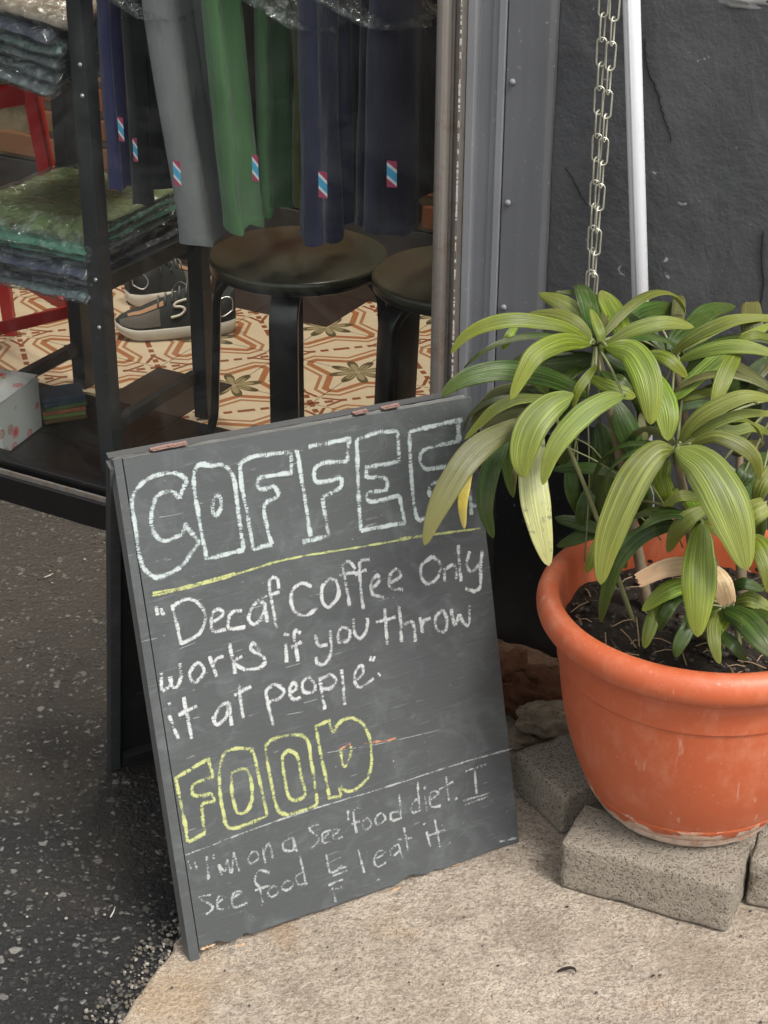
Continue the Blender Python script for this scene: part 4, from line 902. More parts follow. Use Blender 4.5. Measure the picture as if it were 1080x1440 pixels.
# hinges with splayed leaves
for (x, y, sz) in ((222, 627, .016), (244, 623, .012), (500, 577, .011), (545, 568, .014)):
    c = onP(x, y, (P0 + Q0) / 2, Vector((0, 0, 1)).lerp(bn, .0).normalized()) if False else P0.lerp(P1, (x - 160) / 500) + ez * .0035
    c = (P0.lerp(P1, (x - 160) / 500) + Q0.lerp(Q1, (x - 160) / 500)) / 2 + ez * .004
    h_ = MB(); nrm = bn
    h_.tube([c - bx_ * sz, c + bx_ * sz], .0024, 10)
    h_.boxax(c + bn * .0045 - ez * .001 , bx_, (bn - ez * .15).normalized(), (ez + bn * .15).normalized(), sz * .92, .005, .0007)
    h_.boxax(c - bn * .0045 - ez * .001, bx_, (bn + ez * .15).normalized(), (ez - bn * .15).normalized(), sz * .92, .005, .0007)
    ho = h_.build('hinge', M['hinge'], sb, False, .0004, 1)
    for q in (-.5, .5):
        h2 = MB(); blob(h2, c + bx_ * (sz * q) + bn * .0065 + ez * .0004, (.0016, .0016, .0009), 2, 0, 2, .1); h2.build('screw', M['rust'], ho, True)
# splinters of bare ply at the broken bottom edge
for (x, y, l_, h_) in ((292, 1331, .011, .0022), (337, 1329, .008, .0016), (578, 1247, .016, .0024), (556, 1250, .008, .002), (640, 1216, .006, .0012)):
    c = brd(x, y, .0); mb = MB(); k = 9
    pts = [c + bx_ * (l_ * (-1 + 2 * i / k)) + by_ * (.001 * noise.noise(Vector((i * .9, x, 0)))) + bn * .0012 for i in range(k + 1)]
    mb.tube(pts, [h_ * (.3 + abs(noise.noise(Vector((i * 1.3, x * .1, 2)))) * 1.6) * (1 if 0 < i < k else .2) for i in range(k + 1)], 5)
    mb.build('splinter', M['rawwood'], fp)
# chalk writing: ribbons lying on the panel, in the board's own metres
lay = [0]
def chalk(label, strokes, width, mat, name='chalk_lettering', jit=.9, k=5, parent=fp):
    mb = MB(); rr = random.Random(len(label) + len(strokes))
    for stq in strokes:
        pts = [Vector((*st(brd(x, y)), 0)) for x, y in stq]
        if len(pts) == 1: pts = [pts[0] - Vector((.002, .001, 0)), pts[0] + Vector((.002, .001, 0))]
        if len(pts) > 2: pts = smooth_poly(pts, k)
        else: pts = [pts[0].lerp(pts[1], i / 8) for i in range(9)]
        L = 0; n = len(pts); A = []; B = []; ua = []; ub = []; off = .0009 + .00006 * (lay[0] % 14); lay[0] += 1; ph = rr.uniform(0, 50)
        for i, p in enumerate(pts):
            tg = (pts[min(i + 1, n - 1)] - pts[max(i - 1, 0)]).normalized(); nm = Vector((-tg.y, tg.x, 0))
            if i: L += (p - pts[i - 1]).length
            w_ = width * .5 * (1 + .28 * noise.noise(Vector((L * 60 + ph, 0, 0)))); o_ = nm * (width * .08 * jit * noise.noise(Vector((L * 130 + ph, 3, 0))))
            a = p + nm * w_ + o_; b = p - nm * w_ + o_
            A.append(BP(a.x, a.y, off)); B.append(BP(b.x, b.y, off)); ua.append((L + ph, 1)); ub.append((L + ph, 0))
        mb.grid([A, B], 0, [ua, ub])
    o_ = mb.build(name, mat, parent); o_['label'] = label; return o_
def Z(x0, y0, sc, strokes): return [[(x0 + x / sc, y0 + y / sc) for x, y in s_] for s_ in strokes]
ZA = lambda *s_: Z(170, 580, 4.32, s_); ZB = lambda *s_: Z(400, 560, 3.6, s_); ZC = lambda *s_: Z(200, 800, 4.0, s_); ZD = lambda *s_: Z(440, 760, 4.0, s_); ZE = lambda *s_: Z(230, 990, 3.375, s_); ZF = lambda *s_: Z(430, 1040, 3.484, s_)
BW = .0078; MW = .0068; SW = .0052
def sharp(pts):      # keep corners of the block letters
    out = []
    for a, b in zip(pts, pts[1:]): out += [a, (a[0] + (b[0] - a[0]) * .12, a[1] + (b[1] - a[1]) * .12), (a[0] + (b[0] - a[0]) * .88, a[1] + (b[1] - a[1]) * .88)]
    return out + [pts[-1]]
sh = sharp
chalk('chalk outline letters COFFEE', ZA([(400, 410), (330, 370), (200, 385), (90, 470), (65, 560), (85, 680), (100, 800), (130, 930), (200, 1000), (280, 985), (370, 930), (430, 850), (475, 790)], sh([(475, 790), (390, 680), (370, 740)]), [(370, 740), (270, 780), (215, 750), (185, 680), (190, 580), (220, 510), (300, 480), (355, 520)], [(355, 520), (400, 410)],
    [(440, 370), (470, 320), (560, 322), (620, 320), (680, 390), (715, 640), (745, 835)], sh([(745, 835), (520, 890), (480, 700), (440, 450), (440, 370)]), [(580, 500), (605, 530), (600, 590), (575, 625), (552, 590), (565, 520), (580, 500)],
    sh([(800, 830), (770, 640), (730, 440), (720, 310)]), [(720, 310), (790, 270), (900, 255), (1030, 240)], sh([(1030, 240), (1030, 365), (840, 395)]), [(840, 395), (826, 440), (860, 465), (930, 445)], [(930, 445), (950, 510), (870, 560), (880, 680), (915, 800)], [(915, 800), (800, 830)]) +
    ZB(sh([(60, 260), (90, 450), (130, 700)]), sh([(90, 730), (225, 695), (205, 600), (190, 500)]), [(190, 500), (280, 455), (285, 400)], [(285, 400), (165, 425), (150, 365), (190, 330), (315, 320)], sh([(315, 320), (325, 205), (120, 245)]),
    sh([(385, 670), (370, 450), (365, 210)]), [(365, 210), (480, 170), (570, 165)], sh([(570, 165), (580, 320), (410, 350), (415, 405)]), [(415, 405), (500, 400), (515, 460), (420, 480), (440, 525), (580, 490)], sh([(580, 490), (605, 630), (385, 670)]),
    [(740, 580), (670, 610), (640, 400), (630, 170)], sh([(630, 170), (900, 105), (870, 120), (885, 215)]), [(885, 215), (700, 265), (705, 355), (815, 345)], [(815, 345), (825, 405), (735, 440), (745, 500), (820, 470)], [(885, 100), (870, 215)], sh([(900, 480), (940, 470), (945, 590)]), [(940, 545), (990, 540)]), BW, M['chalkb'], k=4)
chalk('pale blue chalk smears inside the COFFEE letters', ZA([(230, 700), (300, 670), (380, 640)], [(380, 770), (350, 810)], [(640, 830), (740, 780)], [(430, 1000), (520, 960)]) + ZB([(380, 620), (480, 600)], [(640, 620), (700, 600)], [(500, 225), (515, 250)], [(600, 200), (640, 215)]), BW * .9, M['smudge'], 'chalk_smear')['kind'] = 'stuff'
chalk('yellow chalk line under COFFEE', [[(213, 838), (300, 817), (400, 787), (500, 770), (600, 753), (675, 743)], [(214, 834), (260, 825), (330, 806)], [(560, 757), (640, 747)]], .0042, M['chalky'], 'chalk_line')
chalk('chalk words "Decaf', ZC([(75, 210), (85, 260)], [(105, 220), (112, 250), (125, 245)], [(165, 200), (190, 300), (215, 425)], [(165, 215), (240, 170), (310, 190), (355, 260), (330, 350), (270, 395), (215, 420)], [(390, 300), (450, 260), (440, 230), (400, 240), (385, 300), (400, 350), (470, 340)], [(560, 235), (510, 240), (485, 280), (490, 335), (580, 325)], [(690, 200), (650, 180), (605, 240), (600, 290), (635, 310), (680, 250), (690, 195)], [(688, 200), (700, 300)], [(765, 110), (760, 60), (725, 50), (710, 90), (730, 200), (755, 335)], [(670, 160), (770, 130)]), MW, M['chalkw'])
chalk('chalk word Coffee', ZC([(950, 100), (900, 80), (850, 110), (835, 180), (860, 245), (920, 260), (980, 220)]) + ZD([(90, 215), (50, 260), (50, 340), (85, 375), (140, 310), (130, 230), (90, 215)], [(235, 160), (200, 115), (165, 140), (180, 230), (205, 365)], [(145, 195), (235, 180)], [(315, 105), (265, 115), (260, 180), (270, 300), (280, 385)], [(235, 190), (300, 165)], [(330, 270), (370, 230), (360, 195), (325, 240), (335, 300), (400, 320)], [(430, 240), (490, 200), (470, 160), (430, 200), (435, 270), (505, 275)]), MW, M['chalkw'])
chalk('chalk word only', ZD([(670, 90), (610, 140), (610, 210), (650, 245), (705, 200), (715, 130), (670, 90)], [(735, 155), (740, 230)], [(740, 170), (775, 140), (800, 150), (805, 215)], [(815, 25), (822, 130), (830, 230)], [(880, 60), (862, 130), (890, 175), (935, 130)], [(950, 55), (940, 150), (940, 250), (910, 285), (855, 270)]), MW, M['chalkw'])
chalk('chalk word works', ZC([(105, 580), (110, 680), (155, 655), (155, 605)], [(155, 655), (190, 665), (215, 610), (210, 530)], [(300, 530), (265, 580), (270, 620), (300, 635), (345, 580), (325, 535), (300, 530)], [(375, 490), (400, 560), (415, 605)], [(395, 540), (420, 500), (455, 490)], [(490, 420), (505, 500), (520, 590)], [(560, 490), (510, 525), (580, 568)], [(660, 465), (630, 415), (610, 450), (685, 500), (670, 550), (585, 568)]), MW, M['chalkw'])
chalk('chalk word if', ZC([(805, 420), (810, 525)], [(795, 365), (825, 372)], [(890, 360), (860, 345), (850, 380), (862, 440), (875, 520)], [(835, 440), (895, 410)]), MW, M['chalkw'])
chalk('chalk words you throw', ZC([(970, 370), (990, 430), (1040, 425)], [(1055, 345), (1060, 450), (1030, 530), (985, 530), (975, 495)]) + ZD([(165, 485), (140, 520), (145, 575), (195, 560), (205, 505), (165, 485)], [(225, 440), (232, 520), (265, 550), (300, 500), (303, 435)], [(400, 380), (408, 480), (415, 585)], [(350, 460), (465, 430)], [(480, 365), (490, 470), (495, 570)], [(495, 490), (550, 455), (568, 490), (575, 570)], [(600, 430), (615, 520)], [(610, 480), (625, 450), (660, 435)], [(730, 390), (690, 430), (695, 500), (740, 510), (752, 450), (730, 390)], [(775, 385), (795, 475), (820, 415)], [(820, 415), (850, 465), (875, 470), (880, 365)]), MW, M['chalkw'])
chalk('chalk words it at', ZC([(150, 820), (175, 890), (200, 955)], [(152, 757)], [(230, 720), (250, 820), (275, 955)], [(200, 820), (305, 770)], [(485, 750), (440, 770), (400, 840), (420, 875), (470, 830), (485, 755), (500, 880)], [(540, 650), (550, 730), (565, 840)], [(515, 710), (610, 660)]), MW, M['chalkw'])
chalk('chalk word people"', ZC([(690, 690), (710, 780), (735, 885)], [(690, 690), (740, 650), (795, 680), (780, 720), (710, 750)], [(835, 695), (865, 670), (855, 640), (830, 665), (830, 710), (855, 735), (890, 720)], [(935, 605), (900, 640), (910, 690), (960, 690), (970, 650), (935, 605)]) + ZD([(35, 770), (50, 860), (65, 950)], [(35, 785), (95, 755), (130, 790), (95, 830), (55, 835)], [(160, 725), (168, 820), (175, 925)], [(235, 790), (280, 745), (270, 705), (240, 730), (232, 790), (265, 825), (340, 775)]), MW, M['chalkw'])
chalk('closing chalk quotation mark', ZD([(325, 650), (318, 678)], [(345, 650), (335, 680)], [(362, 745), (378, 760)]), SW * .8, M['chalkw'])
chalk('yellow green chalk outline letters FOOD', ZE(sh([(115, 655), (90, 520), (55, 350), (210, 260), (235, 345)]), [(235, 345), (140, 380), (145, 435), (225, 420)], [(225, 420), (235, 460), (180, 480), (195, 610)], [(195, 610), (115, 655)],
    [(265, 300), (290, 230), (350, 210), (420, 225), (445, 320), (470, 430), (490, 530)], [(490, 530), (420, 560), (310, 590), (280, 500), (265, 400), (265, 300)], [(320, 330), (370, 305), (405, 330), (420, 430), (400, 500), (350, 515), (325, 430), (320, 330)],
    [(480, 200), (520, 165), (620, 145), (680, 170), (700, 280), (725, 440), (710, 485), (590, 525)], [(590, 525), (540, 500), (510, 380), (490, 270), (480, 200)], [(560, 250), (590, 220), (635, 250), (650, 340), (670, 430), (610, 455), (580, 400), (560, 250)],
    sh([(790, 75), (720, 105), (740, 220), (770, 360), (785, 445), (840, 435)]), [(840, 435), (835, 390), (860, 410), (910, 405), (965, 350), (985, 280), (975, 160), (940, 90), (880, 65), (830, 90), (800, 135), (785, 75)], [(840, 210), (845, 270), (860, 295), (885, 240), (885, 200)]), .0066, M['chalky'], k=4)
chalk('orange chalk dashes across the D of FOOD', ZE([(835, 212), (885, 190)], [(950, 190), (1000, 180), (1055, 172)], [(1060, 172), (1100, 162)]), .0045, M['chalko'], 'chalk_line')
chalk('thin scratch running right from FOOD', [[(460, 1058), (540, 1044), (618, 1026)]], .0016, M['chalkf'], 'scratch')
chalk('white chalk line under FOOD', [[(260, 1202), (400, 1150), (550, 1104), (640, 1075), (720, 1052)]], .0036, M['chalkf'], 'chalk_line')
chalk('small chalk words "I\'m on a See', ZE([(115, 745), (130, 785)], [(145, 750), (158, 782)], [(205, 720), (210, 835)], [(200, 722), (214, 830)], [(260, 760), (275, 812)], [(262, 765), (290, 790), (300, 735)], [(300, 735), (320, 800), (330, 700)], [(330, 700), (358, 792)], [(232, 715), (238, 735)], [(420, 700), (400, 730), (412, 755), (448, 730), (440, 700), (420, 700)], [(468, 680), (480, 755)], [(475, 700), (498, 660), (518, 730)], [(612, 632), (570, 650), (568, 690), (615, 690), (612, 632)], [(612, 632), (630, 700)], [(735, 572), (690, 590), (735, 640), (700, 685)], [(758, 640), (790, 600), (755, 615), (755, 655), (790, 655)], [(800, 630), (832, 595), (805, 600), (808, 640), (850, 630)]), SW, M['chalkf'])
chalk('small chalk words food diet. I', ZE([(935, 490), (900, 510), (915, 610)], [(890, 570), (930, 555)]) + ZF([(205, 395), (205, 345)], [(300, 380), (275, 410), (290, 440), (320, 415), (300, 380)], [(360, 360), (338, 390), (350, 415), (388, 390), (375, 365), (360, 360)], [(455, 265), (465, 390)], [(452, 350), (415, 360), (420, 395), (462, 385)], [(545, 205), (555, 350)], [(542, 290), (515, 320), (520, 355), (552, 345)], [(582, 275), (590, 350)], [(580, 235)], [(600, 300), (650, 262), (615, 255), (605, 300), (620, 330), (660, 322)], [(685, 180), (700, 300)], [(650, 245), (720, 205)], [(735, 290)], [(780, 155), (885, 120)], [(825, 150), (835, 265)], [(770, 300), (900, 260)], [(778, 318), (900, 275)]), SW, M['chalkf'])
chalk('small chalk words See food', ZE([(222, 905), (165, 918), (232, 960), (200, 998)], [(250, 945), (292, 912), (258, 915), (258, 970), (310, 965)], [(320, 925), (370, 888), (328, 900), (330, 962), (395, 942)], [(500, 800), (450, 790), (430, 840), (452, 870), (470, 940)], [(430, 885), (500, 860)], [(520, 860), (492, 890), (510, 915), (545, 885), (520, 860)], [(582, 838), (558, 870), (588, 882), (615, 850), (582, 838)], [(645, 720), (660, 790), (675, 860)], [(665, 795), (628, 820), (640, 855), (682, 850)]), SW, M['chalkf'])
chalk('scribbled chalk letter and stroke before eat', ZE([(770, 710), (792, 800), (845, 765)], [(795, 800), (865, 770)], [(800, 815), (870, 790)], [(780, 860), (850, 830)], [(800, 870), (815, 940)], [(785, 885), (850, 865)], [(920, 690), (950, 800)], [(1015, 832)]), SW, M['chalkf'])
chalk('small chalk word eat', ZF([(345, 582), (385, 550), (352, 545), (333, 590), (350, 620), (392, 600)], [(450, 510), (412, 540), (420, 570), (458, 540), (450, 510)], [(452, 512), (470, 580)], [(480, 430), (500, 550)], [(450, 492), (520, 478)]), SW, M['chalkf'])
chalk('small chalk word it.', ZF([(590, 450), (610, 525)], [(580, 412)], [(630, 390), (655, 525)], [(600, 470), (680, 440)], [(702, 505)]), SW, M['chalkf'])
chalk('short chalk dash at the lower right corner', ZF([(945, 500), (1030, 480)]), SW * .8, M['chalkf'], 'chalk_line')
# scattered chalk dust scratches on the panel
rr = random.Random(12); sc_ = []
for k in range(26):
    a = rr.uniform(.05, .95); b = rr.uniform(.06, .95); x = 180 + (sTR and 0) ; s_ = sBL + (sBR - sBL) * a; t_ = tBL + (tTL - tBL) * b; sc_.append((s_, t_, rr.uniform(.004, .03), rr.uniform(-.12, .12)))
mb = MB()
for k, (s_, t_, l_, an) in enumerate(sc_):
    w_ = .0005; off = .0007
    A_ = [BP(s_ + l_ * i / 3, t_ + l_ * i / 3 * an + w_, off) for i in range(4)]; B_ = [BP(s_ + l_ * i / 3, t_ + l_ * i / 3 * an - w_, off) for i in range(4)]
    mb.grid([A_, B_], 0, [[(i * .01 + k, 1) for i in range(4)], [(i * .01 + k, 0) for i in range(4)]])
o_ = mb.build('fine_scratches', M['chalkf'], fp); o_['kind'] = 'stuff'

# ------------------------------------------------------------------ cement blocks under the pot
def block(P0, P1, depth, h, label, seed, chip=.009):
    # P0->P1 is the front bottom edge
    d = (P1 - P0); L = d.length; d.normalize(); n_ = Vector((-d.y, d.x, 0)); nx_, ny_, nz_ = 40, 18, 14
    b = bmesh.new(); bmesh.ops.create_cube(b, size=1); bmesh.ops.subdivide_edges(b, edges=b.edges[:], cuts=15, use_grid_fill=True)
    for v_ in b.verts:
        c = v_.co.copy(); e = sorted([.5 - abs(c.x), .5 - abs(c.y), .5 - abs(c.z)])
        p = P0 + d * ((c.x + .5) * L) + n_ * ((c.y + .5) * depth) + ez * ((c.z + .5) * h)
        ed = max(0, 1 - (e[0] + e[1]) * 9); cc_ = P0 + d * L / 2 + n_ * depth / 2 + ez * h / 2
        am = .0016 * noise.fractal(p * 60, 1, 2, 4) + .0010 * noise.noise(p * 240) - ed * (.0008 + chip * max(0, noise.noise(p * 42 + Vector((seed, 0, 0)))))
        v_.co = p + (p - cc_).normalized() * am
    me = bpy.data.meshes.new('block'); b.to_mesh(me); b.free(); me.materials.append(M['block'])
    for p in me.polygons: p.use_smooth = True
    o_ = link('cement_block', me); sd = o_.modifiers.new('sub', 'SUBSURF'); sd.levels = 1; sd.render_levels = 1
    return tag(o_, label, 'block', 'cement blocks under the pot')
BH = .078
f0 = onz(785, 1247); f1 = onz(1024, 1314); block(f0, f1, .098, BH, 'long grey cement block lying across the front under the orange pot', 2, .009)
l0 = onz(731, 1120); l1 = onz(790, 1174); block(l0 + (l0 - l1).normalized() * .02, l1, .135, .070, 'worn cement block left behind the front one, between pot and chalkboard', 5, .010)
r0 = onz(1047, 1272); r1 = onz(1180, 1300); block(r0, r1, .10, BH, 'cement block at the right picture edge supporting the pot', 8)

# ------------------------------------------------------------------ pot
PC = Vector((.432, 2.065, 0)); Z0 = .080
pt = empty('plant_pot', PC + ez * Z0, 'large orange plastic pot with a rolled rim and a pale peeling foot', 'pot')
rim = .226; HT = .412
def bodyr(z):     # outer radius
    t = (z - Z0) / (HT - Z0)
    return .125 + (.1935 - .125) * (1 - (1 - min(1, t)) ** 2.9)
prof_o = []
for i in range(30):
    z = Z0 + .024 + (HT - .062 - Z0 - .024) * i / 29
    prof_o.append((bodyr(z), z))
zb = Z0 + (HT - Z0) * .70
prof_o = [(r_, z) for r_, z in prof_o if z < zb - .003] + [(bodyr(zb) , zb - .0012), (bodyr(zb) - .0008, zb - .0004), (bodyr(zb) + .0030, zb + .0004), (bodyr(zb) + .0030, zb + .0015)] + [(r_ + .0030, z) for r_, z in prof_o if z > zb + .004]
roll = [(.1945, HT - .060), (.1955, HT - .050), (.203, HT - .0475)] + [(.2085 + .0175 * math.cos(R(a)), HT - .0215 + .0225 * math.sin(R(a))) for a in range(-60, 91, 15)] + [(.203, HT + .0015), (.197, HT - .004), (.1945, HT - .012), (.192, HT - .035), (.185, HT - .10)]
mb = MB(); mb.lathe(prof_o + roll, PC, 128); recalc(mb.build('body', M['pot'], pt, True))
mb = MB(); mb.lathe([(.108, Z0 + .001), (.121, Z0 + .001), (.1275, Z0 + .007), (.1275, Z0 + .014), (.1262, Z0 + .018), (.1300, Z0 + .021), (bodyr(Z0 + .026) + .0008, Z0 + .026), (bodyr(Z0 + .033) + .0008, Z0 + .033), (bodyr(Z0 + .040) + .0008, Z0 + .040), (bodyr(Z0 + .046) + .0007, Z0 + .046), (bodyr(Z0 + .0475) - .001, Z0 + .0475)], PC, 96)
for v_ in mb.v:
    q = v_ - PC; v_ += Vector((q.x, q.y, 0)).normalized() * .0012 * max(0, 1 - max(0, v_.z - Z0 - .015) / .012) * noise.fractal(v_ * 40, 1, 2, 3)
recalc(mb.build('foot', M['potbase'], pt, True))
mb = MB(); rows = []
for j in range(33):
    r_ = .001 + .1905 * j / 32; rows.append([PC + Vector((r_ * math.cos(2 * math.pi * k / 72), r_ * math.sin(2 * math.pi * k / 72), HT - .060 + .010 * noise.fractal(Vector((r_ * math.cos(2 * math.pi * k / 72) * 22, r_ * math.sin(2 * math.pi * k / 72) * 22, 0)), 1, 2, 4))) for k in range(73)])
mb.grid(rows); mb.build('soil', M['soil'], pt, True)
SZ = HT - .058
mb = MB(); rg = random.Random(3)
for k in range(420):
    a = rg.uniform(0, 6.28); r_ = .185 * math.sqrt(rg.random()); p = PC + Vector((r_ * math.cos(a), r_ * math.sin(a), SZ + rg.uniform(-.002, .010))); s_ = rg.uniform(.0015, .005)
    mb.add([p + Vector((v_.x * s_ * rg.uniform(.8, 1.2), v_.y * s_, v_.z * s_ * .7)) for v_ in iv], jf, rg.randrange(3))
for k in range(110):
    a = rg.uniform(0, 6.28); r_ = .175 * math.sqrt(rg.random()); p = PC + Vector((r_ * math.cos(a), r_ * math.sin(a), SZ + .006)); q = rg.uniform(0, 6.28); l_ = rg.uniform(.01, .045)
    dq = Vector((math.cos(q), math.sin(q), rg.uniform(-.1, .5))) * l_
    mb.tube([p, p + dq * .5 + ez * .003, p + dq], .0009, 4, 3 if rg.random() < .6 else 1)
lt = mb.build('leaf_litter', [M['soil'], simple('bark_bit', (.07, .05, .035), .9), simple('soil_grey', (.05, .048, .045), .95), simple('dry_fibre', (.25, .17, .10), .9)], pt); lt['kind'] = 'stuff'

# ------------------------------------------------------------------ palm
pl = empty('potted_palm', PC + ez * SZ, 'lush broad leaf palm with arching pleated green leaves growing from the orange pot', 'plant')
HEAD = {'A': onY(838, 486, 2.13), 'B': onY(952, 632, 1.99), 'C': onY(948, 505, 2.20), 'D': onY(1100, 560, 2.16), 'E': onY(1030, 858, 1.97), 'F': onY(985, 735, 1.98), 'G': onY(1040, 560, 2.26), 'L': onY(770, 560, 2.09)}
ROOT = {'A': (-.065, .05), 'B': (.0, -.02), 'C': (.03, .08), 'D': (.10, .03), 'E': (.04, -.08), 'F': (.02, -.05), 'G': (.07, .09), 'L': (-.09, .02)}
for k_, h in HEAD.items():
    rx, ry = ROOT[k_]; b = PC + Vector((rx, ry, SZ - .004)); mid = b.lerp(h, .5) + Vector((0, .012, .01)); 
    pth = smooth_poly([b, mid, h], 8); n = len(pth)
    if k_ in 'ABCDG':
        rads = [.0085 - .0045 * i / n + .0008 * math.sin(i * 2.3) for i in range(n)]
    else: rads = [.0038 - .0015 * i / n for i in range(n)]
    mb = MB(); mb.tube(pth, rads, 9); mb.build('stem', M['cane'] if k_ in 'ABCDG' else M['stem'], pl, True)
def leaf(pts, wpx, Yb, Yt, mat, head=None, cut=False, twist=0.0, seed=0, wt=None):
    """pts: centre line base->tip; the line is laid in space between depths Yb and Yt (metres from the viewpoint)."""
    n0 = len(pts); P3 = []
    L = [0]
    for a, b in zip(pts, pts[1:]): L.append(L[-1] + math.hypot(b[0] - a[0], b[1] - a[1]))
    for (x, y), l in zip(pts, L):
        f = l / L[-1]; yy = Yb + (Yt - Yb) * f - .012 * math.sin(math.pi * f); P3.append(onY(x, y, yy))
    C_ = smooth_poly(P3, 7) if n0 > 2 else [P3[0].lerp(P3[1], i / 12) for i in range(13)]
    n = len(C_); W_ = wpx / FPX * ((sum(P3, Vector()) / n0 - CAM).dot(fw)) * .5
    NC = 12; rows = []; uvs = []; rr = random.Random(seed); ph = rr.uniform(0, 6); pa = rr.uniform(.5, 1.1); prevs = None
    for i, p in enumerate(C_):
        f = i / (n - 1); tg = (C_[min(i + 1, n - 1)] - C_[max(i - 1, 0)]).normalized()
        tc = (CAM - p).normalized(); nn = (tc * .80 + ez * .35 + Vector((math.sin(ph), 0, 0)) * .15)
        nn = (nn - tg * nn.dot(tg)).normalized(); sd = tg.cross(nn).normalized()
        if twist: sd = (sd * math.cos(twist * f) + nn * math.sin(twist * f)).normalized(); nn = sd.cross(tg).normalized()
        if prevs and sd.dot(prevs) < 0: sd = -sd; nn = -nn
        prevs = sd
        vis = (sd - tc * sd.dot(tc)).length; k = min(1.35, 1 / max(.5, vis))
        wf = (math.sin(math.pi * min(1, (f * .93 + .07)) ** 1.08)) ** .62 if not cut else .75 + .25 * math.sin(math.pi * f)
        if f < .12 and not cut: wf *= .35 + .65 * f / .12
        if not cut and f > .985: wf = .03
        h = W_ * wf * k * (1 + .05 * noise.noise(Vector((f * 6, seed, 0)))); r_ = []; ur = []
        for j in range(NC + 1):
            b = -1 + 2 * j / NC; pleat = (1 if j % 2 else -1) * .0012 * min(1, h / .010)
            if cut and i == n - 1: e = tg * (.005 * noise.noise(Vector((b * 4, seed, 2))))
            else: e = Vector()
            arch = -.30 * h * b * b + .12 * h * math.sin(b * 3 + ph) * math.sin(f * 5 + ph)
            r_.append(p + sd * (b * h) + nn * (pleat * (1 - b * b * .4) + arch) + e); ur.append((f, b * .5 + .5))
        rows.append(r_); uvs.append(ur)
    mb = MB(); mb.grid(rows, 0, uvs)
    if head:
        h = HEAD[head]; d0 = (C_[1] - C_[0]).normalized(); D = (h - C_[0]).length
        if D < .20: mb.tube([h.lerp(C_[0] + d0 * .004, i / 5) + ez * (.006 * math.sin(math.pi * i / 5) * min(1, D / .06)) for i in range(6)], .0018, 6, 1)
    o_ = mb.build('leaf', [M[mat], M['stem']], pl, True)
    return o_
